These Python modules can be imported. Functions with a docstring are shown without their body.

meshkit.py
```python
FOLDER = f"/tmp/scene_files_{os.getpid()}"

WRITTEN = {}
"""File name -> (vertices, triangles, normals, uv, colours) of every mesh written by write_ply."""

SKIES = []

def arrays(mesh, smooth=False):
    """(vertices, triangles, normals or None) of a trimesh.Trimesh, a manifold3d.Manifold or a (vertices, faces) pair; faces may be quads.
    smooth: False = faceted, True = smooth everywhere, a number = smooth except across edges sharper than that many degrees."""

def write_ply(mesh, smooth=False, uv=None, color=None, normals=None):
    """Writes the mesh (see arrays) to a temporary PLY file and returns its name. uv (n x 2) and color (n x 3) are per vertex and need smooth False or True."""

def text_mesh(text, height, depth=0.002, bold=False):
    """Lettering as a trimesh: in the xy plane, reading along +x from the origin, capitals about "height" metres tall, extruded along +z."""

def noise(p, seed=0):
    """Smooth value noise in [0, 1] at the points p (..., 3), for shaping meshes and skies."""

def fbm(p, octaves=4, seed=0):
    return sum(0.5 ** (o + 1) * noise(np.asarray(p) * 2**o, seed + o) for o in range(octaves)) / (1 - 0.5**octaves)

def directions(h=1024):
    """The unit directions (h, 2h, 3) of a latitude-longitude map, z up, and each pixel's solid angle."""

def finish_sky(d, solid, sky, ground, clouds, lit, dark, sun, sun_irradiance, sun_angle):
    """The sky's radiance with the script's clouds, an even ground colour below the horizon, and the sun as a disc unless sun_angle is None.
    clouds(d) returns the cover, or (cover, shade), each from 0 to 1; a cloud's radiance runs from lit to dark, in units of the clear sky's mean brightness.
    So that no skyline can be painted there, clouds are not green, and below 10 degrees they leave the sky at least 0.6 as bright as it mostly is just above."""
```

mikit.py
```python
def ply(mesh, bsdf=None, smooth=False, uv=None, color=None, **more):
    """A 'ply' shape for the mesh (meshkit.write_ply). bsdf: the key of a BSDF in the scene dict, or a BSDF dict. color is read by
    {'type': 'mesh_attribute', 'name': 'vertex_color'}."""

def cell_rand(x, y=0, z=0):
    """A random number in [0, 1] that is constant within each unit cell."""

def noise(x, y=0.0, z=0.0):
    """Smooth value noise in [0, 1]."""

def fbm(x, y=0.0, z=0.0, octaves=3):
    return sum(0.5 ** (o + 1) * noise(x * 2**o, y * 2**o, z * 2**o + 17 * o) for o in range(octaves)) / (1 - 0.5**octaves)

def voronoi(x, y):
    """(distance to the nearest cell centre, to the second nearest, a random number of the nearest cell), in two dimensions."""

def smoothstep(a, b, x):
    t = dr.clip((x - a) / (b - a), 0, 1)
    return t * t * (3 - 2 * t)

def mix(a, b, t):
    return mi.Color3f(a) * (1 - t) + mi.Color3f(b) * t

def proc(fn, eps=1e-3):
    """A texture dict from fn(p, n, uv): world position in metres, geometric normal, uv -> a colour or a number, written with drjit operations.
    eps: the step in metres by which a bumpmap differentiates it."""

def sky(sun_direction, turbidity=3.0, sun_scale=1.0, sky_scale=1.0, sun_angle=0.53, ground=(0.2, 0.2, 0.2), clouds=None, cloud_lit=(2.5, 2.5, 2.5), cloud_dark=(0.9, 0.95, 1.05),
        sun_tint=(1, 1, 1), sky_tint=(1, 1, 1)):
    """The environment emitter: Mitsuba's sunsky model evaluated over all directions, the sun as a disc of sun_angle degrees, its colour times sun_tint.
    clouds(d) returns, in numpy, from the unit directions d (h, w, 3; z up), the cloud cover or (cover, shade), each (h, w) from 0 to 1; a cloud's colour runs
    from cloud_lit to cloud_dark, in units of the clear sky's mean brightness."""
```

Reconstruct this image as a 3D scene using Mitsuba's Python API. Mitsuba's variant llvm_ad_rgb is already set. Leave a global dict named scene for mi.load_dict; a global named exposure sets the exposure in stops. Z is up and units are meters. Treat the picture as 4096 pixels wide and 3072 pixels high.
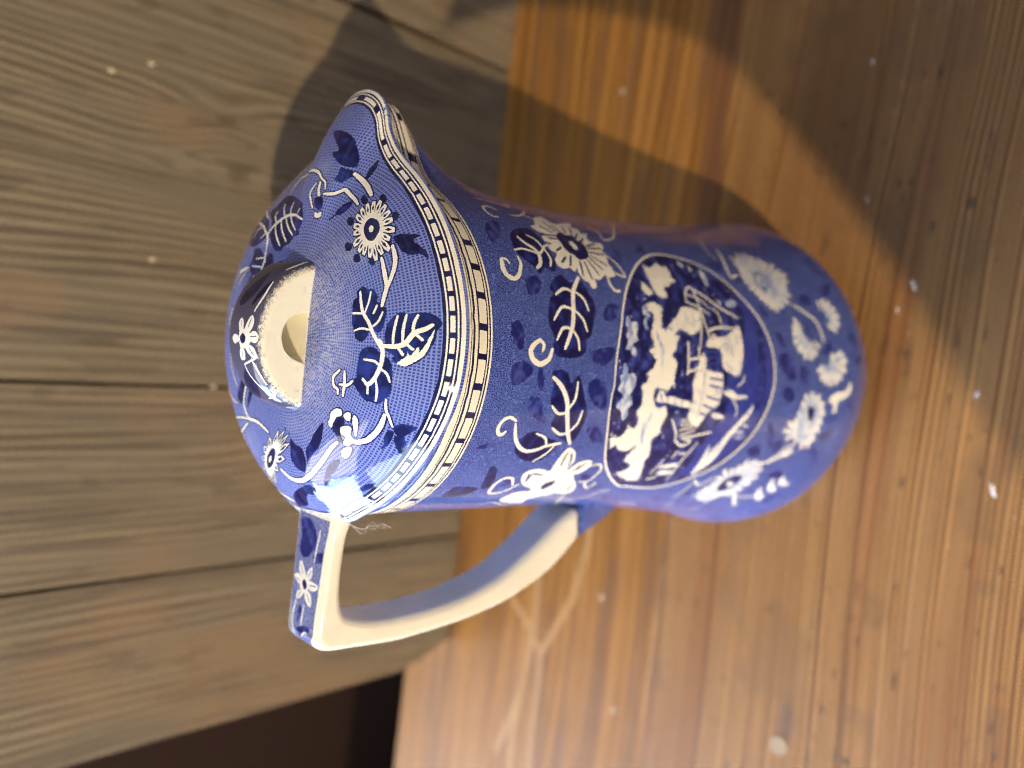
import math, random
import numpy as np, trimesh, shapely
import shapely.geometry as sg, shapely.ops as so
import manifold3d as m3
from scipy.interpolate import PchipInterpolator
import drjit as dr, mitsuba as mi
import mikit, meshkit
from mikit import noise, fbm, voronoi, smoothstep, mix, cell_rand

# ------------------------------------------------------------------ camera, lights, exposure
T = mi.ScalarTransform4f
CAM = np.array([0.00855551, -0.198925, 0.38901]); FW = np.array([-0.063096, 0.687606, -0.723337]); RT = np.array([0.99162, 0.125062, 0.0323864])
scene, labels = {'type': 'scene'}, {}
scene['camera'] = {'type': 'thinlens', 'fov': 2 * math.degrees(math.atan(2048 / 3300)), 'fov_axis': 'x',
                   'to_world': T().look_at(origin=CAM.tolist(), target=(CAM + FW).tolist(), up=RT.tolist()),
                   'aperture_radius': 0.0019, 'focus_distance': 0.207, 'near_clip': 0.01, 'far_clip': 50.0}
exposure = 0.85
LAMP_DIR = np.array([-.405, -.762, .507]); LAMP_DIR /= np.linalg.norm(LAMP_DIR)
LAMP_POS = np.array([.03, 0, .22]) + LAMP_DIR * 2.3
scene['lamp'] = {'type': 'sphere', 'center': LAMP_POS.tolist(), 'radius': 0.011,
                 'emitter': {'type': 'area', 'radiance': {'type': 'rgb', 'value': [25500, 20600, 13900]}}}
labels['lamp'] = {'label': 'small warm round lamp shining from the front left', 'category': 'lamp'}
scene['room_light'] = {'type': 'constant', 'radiance': {'type': 'rgb', 'value': [0.180, 0.212, 0.285]}}

def win(key, y0, y1, z0, z1, rad):
    c = [-1.5, (y0 + y1) / 2, (z0 + z1) / 2]
    to = T().translate(c).rotate([0, 1, 0], 90).scale([(z1 - z0) / 2, (y1 - y0) / 2, 1])
    scene[key] = {'type': 'rectangle', 'to_world': to, 'emitter': {'type': 'area', 'radiance': {'type': 'rgb', 'value': rad}}}
win('window__pane', 0.42, 1.30, 0.20, 1.00, [5.2, 7.0, 9.6])
win('window__pane_002', 0.42, 2.30, 1.06, 2.40, [3.4, 3.2, 3.3])
win('window__pane_001', -0.55, 0.22, 0.20, 1.00, [3.6, 4.4, 5.6])
labels['window'] = {'label': 'daylight window with three panes beyond the left end of the table', 'category': 'window'}

# ------------------------------------------------------------------ helpers
def bsdf(key, d): scene[key] = d
def put(key, mesh, mat, smooth=False, **lab):
    scene[key] = mikit.ply(mesh, mat, smooth=smooth)
    if lab: labels[key] = lab
def raw(key, v, f, n, mat):
    scene[key] = {'type': 'ply', 'filename': meshkit.write_ply((v, f), normals=n), 'face_normals': False, 'bsdf': {'type': 'ref', 'id': mat}}
count = {}
def numbered(k):
    count[k] = count.get(k, -1) + 1
    return k if count[k] == 0 else f'{k}_{count[k]:03d}'
def grid_faces(nu, nv, wrap_u=False):
    iu = np.arange(nu if wrap_u else nu - 1); iv = np.arange(nv - 1)
    a, b = np.meshgrid(iu, iv, indexing='ij'); a2 = (a + 1) % nu
    q = np.stack([a * nv + b, a2 * nv + b, a2 * nv + b + 1, a * nv + b + 1], -1).reshape(-1, 4)
    return np.vstack([q[:, [0, 1, 2]], q[:, [0, 2, 3]]])

# ------------------------------------------------------------------ materials
def ceramic(color, rough=0.065, spec=0.6, bump=0.000012):
    return {'type': 'bumpmap', 'arbitrary': mikit.proc(orange_peel, 2e-4), 'scale': 1.0,
            'bsdf': {'type': 'principled', 'base_color': color, 'roughness': rough, 'specular': spec}}
def orange_peel(p, n, uv):
    return noise(p.x * 900, p.y * 900, p.z * 900) * 0.000022 + noise(p.x * 260 + 3, p.y * 260, p.z * 260) * 0.00003
COBALT = (.009, .015, .140); NAVY = (.006, .009, .055); CREAM = (.76, .70, .55); MIDB = (.030, .045, .26)
def cloudy(p, s=240.0): return fbm(p.x * s, p.y * s, p.z * s, octaves=3)
def c_body(p, n, uv):
    phi = dr.atan2(p.y, p.x) * 52.0; z = p.z * 1000.0
    w = fbm(phi * .5, z * .5, 4.0, octaves=2)
    f1, f2, r = voronoi(phi * 1.75 + w * 2.0, z * 1.75)
    worm = smoothstep(.10, .34, f2 - f1)
    tone = cloudy(p, 90.0)
    cov = worm * (0.66 + .34 * smoothstep(.3, .75, tone)) + .12
    return mix((.18, .275, .66), (.006, .011, .150), dr.clip(cov + .22, 0, 1))
def c_lid(p, n, uv):
    phi = dr.atan2(p.y, p.x); r = dr.sqrt(p.x * p.x + p.y * p.y) * 1000.0
    w = fbm(p.x * 160, p.y * 160, 2.0, octaves=2) * 2.4
    k = dr.floor((dr.floor(r / 7.0) * 7.0 + 3.5) * 7.6)
    a = dr.sin(phi * k + w); b = dr.sin(r * 7.6 + w * 1.6)
    net = smoothstep(-.15, .75, dr.maximum(a, b))
    patch = smoothstep(.56, .80, fbm(p.x * 85 + 7, p.y * 85, p.z * 85, octaves=3)) * .45
    base = mix((.014, .032, .28), (.46, .54, .76), net * .39)
    worn = smoothstep(.018, .006, dr.sqrt(dr.square((p.x - .003) * .5) + dr.square(p.y + .0135))) * smoothstep(.30, .70, fbm(p.x * 2300, p.y * 900, 1.0, octaves=3))
    return mix(mix(base, (.50, .52, .58), patch * .4), CREAM, worn * .24)
def c_dark(p, n, uv):
    t = cloudy(p, 420.0)
    return mix((.003, .005, .062), (.016, .030, .21), smoothstep(.42, .80, t))
def c_navy(p, n, uv): return mix((.003, .004, .040), (.010, .018, .100), smoothstep(.35, .75, cloudy(p, 500.0)))
def c_mid(p, n, uv):
    t = cloudy(p, 500.0)
    return mix((.008, .013, .130), (.050, .070, .29), smoothstep(.40, .78, t))
def c_panel(p, n, uv): return mix((.004, .007, .078), (.040, .062, .30), smoothstep(.44, .76, fbm(p.x * 330, p.y * 330, p.z * 330, octaves=4)))
def c_flat(p, n, uv): return mix((.014, .026, .22), (.040, .062, .32), cloudy(p, 300.0))
def c_pale(p, n, uv): return mix((.20, .28, .52), (.62, .64, .66), smoothstep(.35, .65, cloudy(p, 520.0)))
def c_white(p, n, uv):
    s = smoothstep(.86, .93, noise(p.x * 1500, p.y * 1500, p.z * 1500)) * .10
    return mix((.80, .76, .65), (.45, .47, .55), s)
def c_cream(p, n, uv):
    s = smoothstep(.90, .96, noise(p.x * 1100, p.y * 1100, p.z * 1100)) * .5
    v = fbm(p.x * 60, p.y * 60, p.z * 60, octaves=2)
    return mix(mix((.80, .755, .60), (.73, .68, .52), v), (.25, .19, .12), s * .35)
def c_knob(p, n, uv):
    e = dr.sqrt(dr.square((p.x - .001) / .0208) + dr.square((p.z - .2655) / .0184))
    g = noise(p.x * 4600, p.y * 4600, p.z * 4600) * .65 + noise(p.x * 1700, p.y * 1700, p.z * 1700 + 9) * .35
    edge = smoothstep(-.0088, -.0060, p.y) * smoothstep(.0088, .0060, p.y)
    d = smoothstep(.80, .97, e) * .72 + edge * .45 * smoothstep(.9, .97, e)
    ink = smoothstep(-.34, .34, d - g)
    smear = smoothstep(.58, .66, fbm(p.x * 520 + 3, p.y * 520, p.z * 520, octaves=3)) * smoothstep(.2725, .2680, p.z) * .5 * smoothstep(.35, .6, g) * smoothstep(-.0078, -.0083, p.y)
    return mix((.80, .745, .56), (.006, .010, .075), dr.clip(ink * .93 + smear, 0, 1))
for k, fn in dict(glaze_body=c_body, glaze_lid=c_lid, ink_d=c_dark, ink_k=c_navy, ink_m=c_mid, ink_b=c_flat, ink_l=c_pale, ink_w=c_white, ink_p=c_panel, glaze_cream=c_cream, glaze_knob=c_knob).items():
    bsdf(k, ceramic(mikit.proc(fn)))

# old softwood of the plank wall: grain runs up and down, bends round two knots
def wall_grain(p):
    x, z = p.x * 100.0, p.z * 100.0
    warp = mi.Float(0.0)
    for kx, kz, a, s in ((7.3, 18.3, 1.5, 1.1), (9.7, 19.3, -.9, .8), (-17.5, 9.0, .7, .9)):
        dx, dz = x - kx, z - kz
        warp += a * dr.exp(-(dx * dx / (s * s * 2.2) + dz * dz / (s * s * 9.0))) * dr.select(dx > 0, 1.0, -1.0) * smoothstep(0, .5, dr.abs(dx))
    return x - warp + (fbm(x * .25, z * .05, 3.0, octaves=2) - .5) * 1.6, z
def c_wall(p, n, uv):
    g, z = wall_grain(p)
    wide = .5 + .5 * dr.sin(g * 13.0 + fbm(g * .6, z * .03, 1.0, octaves=2) * 7.0)
    mid = fbm(g * 5.5, z * .10, 4.0, octaves=3)
    fine = fbm(g * 24, z * .5, 5.0, octaves=3)
    c = mix((.112, .080, .042), (.236, .184, .114), smoothstep(.25, .75, .30 * wide + .30 * mid + .40 * fine))
    c = mix(c, (.165, .132, .086), smoothstep(.45, .72, fbm(g * .5 + 9, z * .13, 8.0, octaves=3)) * .5)
    c = mix(c, (.250, .150, .075), smoothstep(.56, .80, fbm(p.x * 22 + 5, p.z * 14, 2.0, octaves=3)) * .40)
    c = mix(c, (.085, .064, .042), smoothstep(.60, .74, fbm(g * 3.2 + 4, z * .12, 12.0, octaves=3)) * .55)
    for kx, kz in ((9.7, 19.2), (7.3, 18.4)):
        d = dr.sqrt(dr.square((p.x * 100 - kx) / .45) + dr.square((p.z * 100 - kz) / .8))
        c = mix(c, (.105, .066, .038), smoothstep(1.25, .6, d + fine * .4) * .7)
    spot = smoothstep(.73, .80, fbm(p.x * 170, p.z * 45, 6.0, octaves=2))
    return mix(c, (.085, .062, .038), spot * .4)
def b_wall(p, n, uv):
    g, z = wall_grain(p)
    return fbm(g * 24, z * .5, 5.0, octaves=3) * .00030 + (.5 + .5 * dr.sin(g * 13.0 + fbm(g * .6, z * .03, 1.0, octaves=2) * 7.0)) * .00012
bsdf('old_wood', {'type': 'bumpmap', 'arbitrary': mikit.proc(b_wall, 2e-4), 'scale': 1.0,
                  'bsdf': {'type': 'principled', 'base_color': mikit.proc(c_wall), 'roughness': .55, 'specular': .35}})

# varnished pine of the table: grain runs along x
def seg_d(x, y, a, b):
    bax, bay = b[0] - a[0], b[1] - a[1]
    h = dr.clip(((x - a[0]) * bax + (y - a[1]) * bay) / (bax * bax + bay * bay), 0, 1)
    return dr.sqrt(dr.square(x - a[0] - bax * h) + dr.square(y - a[1] - bay * h))
PALE = [[(.02, .088), (-.1095, .0942), (-.1457, .100), (-.1869, .1199)], [(-.1464, .1289), (-.1808, .1280), (-.1869, .1215), (-.2035, .120), (-.240, .1198), (-.30, .118)],
        [(-.1808, .1291), (-.219, .1329), (-.2468, .1357), (-.30, .133)], [(-.1626, .1475), (-.1763, .1311)], [(.02, .128), (-.1464, .1289)], [(-.2190, .1329), (-.2620, .1480)]]
def table_grain(p):
    x, y = p.x * 100, (p.y + .02 * p.x) * 100
    return x, y + (fbm(x * .045, y * .05, 3.0, octaves=2) - .5) * 2.4
def rings(x, yy):   # growth rings cut along: fine parallel lines of uneven width
    return .5 + .5 * dr.sin(yy * 24.0 + fbm(yy * 1.3, x * .02, 2.0, octaves=2) * 16.0)
def c_front(p, n, uv):
    x, yy = table_grain(p)
    ring = rings(x, yy); fine = fbm(yy * 30, x * .18, 6.0, octaves=3); mid = fbm(yy * 6.5, x * .05, 7.0, octaves=2)
    c = mix((.140, .058, .014), (.400, .205, .066), smoothstep(.24, .74, .40 * ring + .36 * fine + .24 * mid))
    c = mix(c, (.200, .068, .018), smoothstep(.50, .72, fbm(yy * .9, x * .04, 9.0, octaves=2)) * .5)
    c = mix(c, (.330, .185, .075), smoothstep(.58, .8, fbm(yy * 3.6 + 7, x * .07, 4.0, octaves=2)) * .35)
    c = mix(c, (.150, .085, .042), smoothstep(.58, .74, fbm(p.x * 40, p.y * 55, 3.0, octaves=3)) * .30)
    c = mix(c, (.055, .036, .022), smoothstep(.76, .84, fbm(p.x * 105 + 2, p.y * 380, 1.0, octaves=3)) * .7)
    knot = dr.sqrt(dr.square((p.x + .166) / .016) + dr.square((p.y + .038) / .0065)) + fine * .5
    return mix(c, (.100, .066, .055), smoothstep(1.3, .5, knot) * .6)
def c_back(p, n, uv):
    x, yy = table_grain(p)
    ring = .5 + .5 * dr.sin(yy * 8.0 + fbm(yy * .7, x * .03, 22.0, octaves=2) * 12.0)
    line = fbm(yy * 5.0, x * .06, 12.0, octaves=3); fine = fbm(yy * 22, x * .20, 16.0, octaves=2)
    c = mix((.190, .076, .013), (.390, .180, .042), smoothstep(.25, .75, .25 * ring + .45 * line + .30 * fine))
    c = mix(c, (.165, .080, .040), smoothstep(.52, .72, fbm(yy * 1.3 + 3, x * .12 + 2, 19.0, octaves=3)) * .55)
    d = mi.Float(1.0)
    for pl in PALE:
        for a, b in zip(pl[:-1], pl[1:]): d = dr.minimum(d, seg_d(p.x, p.y, a, b))
    c = mix(c, (.46, .27, .11), smoothstep(.0034, .0008, d + (fine - .5) * .0022) * .8)
    return mix(c, (.125, .050, .026), smoothstep(.0075, .0050, dr.abs(p.y - .0455 + .018 * p.x + (line - .5) * .004)) * .7 * smoothstep(.02, .10, p.x + (line - .5) * .1))
def b_table(p, n, uv):
    x, yy = table_grain(p)
    return rings(x, yy) * .00010 + fbm(yy * 30, x * .18, 6.0, octaves=2) * .00010 + fbm(p.x * 60, p.y * 160, 2.0, octaves=3) * .00008
for k, fn in dict(pine_front=c_front, pine_back=c_back).items():
    bsdf(k, {'type': 'bumpmap', 'arbitrary': mikit.proc(b_table, 3e-4), 'scale': 1.0,
             'bsdf': {'type': 'principled', 'base_color': mikit.proc(fn), 'roughness': .34, 'specular': .5}})
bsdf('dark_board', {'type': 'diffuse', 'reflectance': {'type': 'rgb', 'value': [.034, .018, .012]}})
bsdf('brown_wall', {'type': 'principled', 'base_color': {'type': 'rgb', 'value': [.10, .055, .030]}, 'roughness': .5})
bsdf('linen', {'type': 'twosided', 'bsdf': {'type': 'diffuse', 'reflectance': {'type': 'rgb', 'value': [.35, .33, .30]}}})
bsdf('paint', {'type': 'principled', 'base_color': {'type': 'rgb', 'value': [.78, .76, .72]}, 'roughness': .3})
bsdf('chip', {'type': 'principled', 'base_color': {'type': 'rgb', 'value': [.55, .44, .28]}, 'roughness': .5})
bsdf('fibre', {'type': 'diffuse', 'reflectance': {'type': 'rgb', 'value': [.85, .84, .82]}})
bsdf('plug', {'type': 'principled', 'base_color': {'type': 'rgb', 'value': [.36, .27, .17]}, 'roughness': .35})

# ------------------------------------------------------------------ table, wall
def prism(poly, z0, z1, bev=.0006):
    g = sg.Polygon(poly); a = g.buffer(-bev, join_style=2)
    def cs(q): return m3.CrossSection([list(q.exterior.coords)[:-1]])
    lo = m3.Manifold.extrude(cs(g), z1 - z0 - bev).translate([0, 0, z0])
    top = m3.Manifold.hull_points(np.vstack([np.c_[np.array(g.exterior.coords)[:-1], np.full(len(g.exterior.coords) - 1, z1 - bev - 1e-5)], np.c_[np.array(a.exterior.coords)[:-1], np.full(len(a.exterior.coords) - 1, z1)]]))
    return lo + top
def J1(x): return .0385 - .0195 * x
def J2(x): return -.0428 + .0170 * (x + .042)
XL, XR = -1.0, .75
put('table__plank', prism([(XL, J1(XL)), (XR, J1(XR)), (XR, .2015), (-.2085, .2040), (-.2455, .2455), (XL, .252)], -.032, 0, .0004), 'pine_back')
put('table__plank_001', prism([(XL, J2(XL)), (XR, J2(XR)), (XR, J1(XR) - .0003), (XL, J1(XL) - .0003)], -.032, 0, .00012), 'pine_front')
put('table__plank_002', prism([(XL, -.62), (XR, -.62), (XR, J2(XR) - .0003), (XL, J2(XL) - .0003)], -.032, 0, .00012), 'pine_front')
disc = trimesh.creation.cylinder(radius=.0046, height=.0010, sections=40); disc.apply_translation([-.178, -.0363, .0002])
put('table__plug', disc, 'plug', 30, label='round pale plug set in the table top near the knot')
labels['table'] = {'label': 'worn varnished pine table top with narrow straight grain under the pitcher', 'category': 'table'}
rng = np.random.default_rng(5)
WY = .2045
edges = [(-.2222, -.1342), (-.1332, -.0383), (-.0368, .0640), (.0643, .1774), (.1808, .290), (.2915, .402), (.4035, .75)]
for i, (x0, x1) in enumerate(edges):
    poly = [(x0, .0), (x1, .0), (x1, .62), (x0, .62)]
    if i == 0:  # free end of the wall: a ragged, worn edge with its lower corner gone
        zs = np.linspace(.62, .040, 90); j = np.cumsum(rng.normal(0, .00022, 90)); j -= np.linspace(j[0], j[-1], 90)
        left = [(x0 + max(-.0012, min(.0014, v)) + rng.normal(0, .00012), z) for v, z in zip(j, zs)]
        poly = [(-.2085, 0), (x1 - .0012, 0), (x1, .62)] + left + [(-.2175, .022)]
    q = poly
    m = prism(q if sg.Polygon(q).exterior.is_ccw else q[::-1], -.022, 0, .0006).rotate([90, 0, 0])
    me = m.to_mesh(); v = np.array(me.vert_properties[:, :3], float); f = np.array(me.tri_verts)
    put(numbered('plank_wall__plank'), (v + [0, WY, 0], f), 'old_wood')
labels['plank_wall'] = {'label': 'weathered grey-brown wall of upright wooden planks behind the table', 'category': 'wall'}
def slab(key, size, at, mat):
    b = trimesh.creation.box(size); b.apply_translation(at); put(key, b, mat)
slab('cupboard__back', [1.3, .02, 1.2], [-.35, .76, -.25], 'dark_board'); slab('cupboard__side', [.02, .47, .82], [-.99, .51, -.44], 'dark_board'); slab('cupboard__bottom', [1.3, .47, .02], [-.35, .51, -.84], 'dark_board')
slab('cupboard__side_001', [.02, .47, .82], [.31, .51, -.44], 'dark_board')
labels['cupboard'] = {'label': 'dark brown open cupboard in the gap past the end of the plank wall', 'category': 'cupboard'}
slab('side_wall', [.03, 1.3, 1.5], [.80, -.46, .40], 'brown_wall'); labels['side_wall'] = {'label': 'brown wooden wall at the right end of the table', 'category': 'wall'}

# ------------------------------------------------------------------ pitcher body surface
H = 0.241762
ZZ = np.array([0, 0.00483525, 0.0145057, 0.0290115, 0.0483525, 0.0725287, 0.10154, 0.132969, 0.169234, 0.205498, 0.224839, 0.241762]); RR = np.array([0.0492552, 0.0541223, 0.0589527, 0.0641485, 0.0686636, 0.0636299, 0.0590392, 0.0552684, 0.0519911, 0.0507856, 0.0499726, 0.0493])
prof = PchipInterpolator(ZZ, RR)
wrap = lambda p: (p + np.pi) % (2 * np.pi) - np.pi
def body_r(phi, z):
    b = .0185 * np.exp(-(np.abs(np.degrees(wrap(phi))) / 11.9) ** 1.8) * np.clip((z - .19) / (H - .19), 0, 1.03) ** 2.9
    r = prof(np.clip(z, 0, H)) + b
    foot = np.clip((.006 - z) / .006, 0, 1)
    return r - .0025 * (1 - np.sqrt(np.maximum(1 - foot ** 2, 0)))
def S_body(a, b):  # a = phi * 55, b = z, in mm
    phi, z = a / 55.0, b / 1000.0; r = body_r(phi, z)
    return np.stack([r * np.cos(phi), r * np.sin(phi), z], -1)
LIPZ = .2502
def lathe_body():
    n = 720; phi = np.arange(n) / n * 2 * np.pi
    zs = np.r_[np.linspace(0, .008, 9), np.linspace(.0095, LIPZ, 190)]
    rows = [S_body(phi * 55, np.full(n, z * 1000)) for z in zs]
    rt = np.hypot(rows[-1][:, 0], rows[-1][:, 1])
    for t in np.linspace(.2, 1, 6) * np.pi:      # rounded lip
        r = rt - .0022 + .0022 * np.cos(t); rows.append(np.stack([r * np.cos(phi), r * np.sin(phi), np.full(n, LIPZ + .0012 * math.sin(t))], -1))
    for z in np.linspace(LIPZ - .001, .008, 60):
        r = body_r(phi, np.full(n, max(z, .02))) - .0044; rows.append(np.stack([r * np.cos(phi), r * np.sin(phi), np.full(n, z)], -1))
    rows.append(np.tile([[0, 0, .008]], (n, 1))); rows.insert(0, np.tile([[0, 0, .0002]], (n, 1)))
    V = np.stack(rows, 1)
    return trimesh.Trimesh(V.reshape(-1, 3), grid_faces(n, V.shape[1], True), process=False)
put('pitcher__body', lathe_body(), 'glaze_body', True)
labels['pitcher'] = {'label': 'tall blue and white flower-printed pottery pitcher with cream handle standing on the table', 'category': 'pitcher'}

# ------------------------------------------------------------------ lid surface
ZL, LH, LA, LS, LK, LK2 = .2525, .0164, 4.34, 2.80, .158, .071
_rl = PchipInterpolator(*zip(*[(0, 0.0712), (3, 0.0705), (6, 0.069), (9, 0.066), (12, 0.0608), (15, 0.058), (18, 0.0562), (24, 0.0544), (32, 0.0534), (45, 0.0526), (60, 0.0523), (80, 0.0525), (95, 0.0522), (110, 0.0507), (125, 0.0492), (140, 0.0487), (155, 0.0492), (167, 0.051), (180, 0.0516)]))
def lid_R(phi):
    phi = wrap(phi); s = np.maximum(np.sin(phi), 0)
    return _rl(np.abs(np.degrees(phi))) * (1 + LK * s + LK2 * np.maximum(-np.cos(phi), 0) * s)
def lid_z(rho, phi):
    ae = LA + (LS - LA) * np.exp(-(wrap(phi) / np.radians(32)) ** 2)
    return ZL + LH * (1 - np.clip(rho, 0, 1) ** ae)
def S_lid(a, b):  # a = x, b = y, in mm
    x, y = a / 1000, b / 1000; phi = np.arctan2(y, x); rho = np.hypot(x, y) / lid_R(phi)
    return np.stack([x, y, lid_z(rho, phi)], -1)
def S_lidp(a, b):  # a = phi * 55, b = rho * 50
    phi, rho = a / 55, b / 50; r = lid_R(phi) * rho
    return np.stack([r * np.cos(phi), r * np.sin(phi), lid_z(rho, phi)], -1)
def lid_mesh():
    n = 720; phi = np.arange(n) / n * 2 * np.pi
    rows = [S_lidp(phi * 55, np.full(n, r * 50)) for r in np.r_[np.linspace(.002, .9, 70), np.linspace(.905, 1, 40)]]
    R = lid_R(phi)
    for t in np.linspace(.15, 1, 7) * np.pi:
        r = R - .0011 + .0011 * np.cos(t - np.pi / 2) if False else R - .0008 * (1 - np.cos(t)) * .5 + .0006 * np.sin(t)
        rows.append(np.stack([r * np.cos(phi), r * np.sin(phi), np.full(n, ZL - .0008 * (1 - np.cos(t)))], -1))
    for rr, dz in ((.93, -.0016), (.90, -.0012), (.5, .006), (.002, .009)):
        rows.append(np.stack([R * rr * np.cos(phi), R * rr * np.sin(phi), np.full(n, ZL + dz)], -1))
    V = np.stack(rows, 1)[:, ::-1]
    return trimesh.Trimesh(V.reshape(-1, 3), grid_faces(n, V.shape[1], True), process=False)
put('lid__dome', lid_mesh(), 'glaze_lid', True)
labels['lid'] = {'label': 'domed blue and white pottery lid with pointed front and arched knob on the pitcher', 'category': 'lid'}

# ------------------------------------------------------------------ print laid into the glaze
def drape(surf, polys, off, size=1.6):
    polys = so.unary_union(polys) if not isinstance(polys, sg.base.BaseGeometry) else polys
    if polys.is_empty: return None
    geoms = [g for g in (polys.geoms if hasattr(polys, 'geoms') else [polys]) if g.geom_type == 'Polygon' and g.area > .02]
    V, F, o = [], [], 0
    for g in geoms:
        g = g.simplify(.02)
        v, f = trimesh.creation.triangulate_polygon(g, engine='earcut')
        v3, f = trimesh.remesh.subdivide_to_size(np.c_[v, np.zeros(len(v))], f, max_edge=size)
        V.append(v3[:, :2]); F.append(np.asarray(f) + o); o += len(v3)
    if not V: return None
    ab, f = np.vstack(V), np.vstack(F); a, b = ab[:, 0], ab[:, 1]; e = .05
    P = surf(a, b); n = np.cross(surf(a + e, b) - surf(a - e, b), surf(a, b + e) - surf(a, b - e))
    n /= np.maximum(np.linalg.norm(n, axis=1, keepdims=True), 1e-12)
    ref = P - np.array([0, 0, .15 if surf is S_body else .2])
    if surf is S_body: ref = P * [1, 1, 0]
    s = np.sign((n * ref).sum(1)); n *= s[:, None]
    t = P[f]; fn = np.cross(t[:, 1] - t[:, 0], t[:, 2] - t[:, 0]); flip = (fn * n[f[:, 0]]).sum(1) < 0
    f = np.where(flip[:, None], f[:, ::-1], f)
    return P + n * off / 1000, f, n
def spline(q, closed):
    q = np.array(q, float)
    if len(q) < 3: return q
    e = np.vstack([q[-1], q, q[0], q[1]]) if closed else np.vstack([2 * q[0] - q[1], q, 2 * q[-1] - q[-2]])
    out = []
    for i in range(1, len(e) - 2):
        for t in np.arange(4) / 4:
            p0, p1, p2, p3 = e[i - 1], e[i], e[i + 1], e[i + 2]
            out.append(.5 * (2 * p1 + (p2 - p0) * t + (2 * p0 - 5 * p1 + 4 * p2 - p3) * t * t + (3 * p1 - p0 - 3 * p2 + p3) * t ** 3))
    if not closed: out.append(q[-1])
    return np.array(out)
def stroke(q, w):
    q = spline(q, False); parts = []
    n = len(q)
    for i in range(n - 1):
        s = 1 - .35 * abs(2 * (i + .5) / max(n - 1, 1) - 1) ** 3
        parts.append(sg.LineString([q[i], q[i + 1]]).buffer(w * s / 2, quad_segs=3))
    return so.unary_union(parts)
def blob(q):
    p = sg.Polygon(spline(q, True))
    return p if p.is_valid else p.buffer(0)
def rough(poly, amp, seed):   # slightly lumpy outlines, as inked from an engraved plate
    r = np.random.default_rng(seed)
    def ring(c):
        c = np.array(sg.LinearRing(c).segmentize(.5).coords)[:-1]; return c + r.normal(0, amp, c.shape)
    out = []
    for g in (poly.geoms if hasattr(poly, 'geoms') else [poly]):
        if g.geom_type == 'Polygon' and g.area > .05:
            p = sg.Polygon(ring(g.exterior.coords), [ring(h.coords) for h in g.interiors if sg.Polygon(h).area > .05])
            out.append(p if p.is_valid else p.buffer(0))
    return so.unary_union(out)
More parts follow.
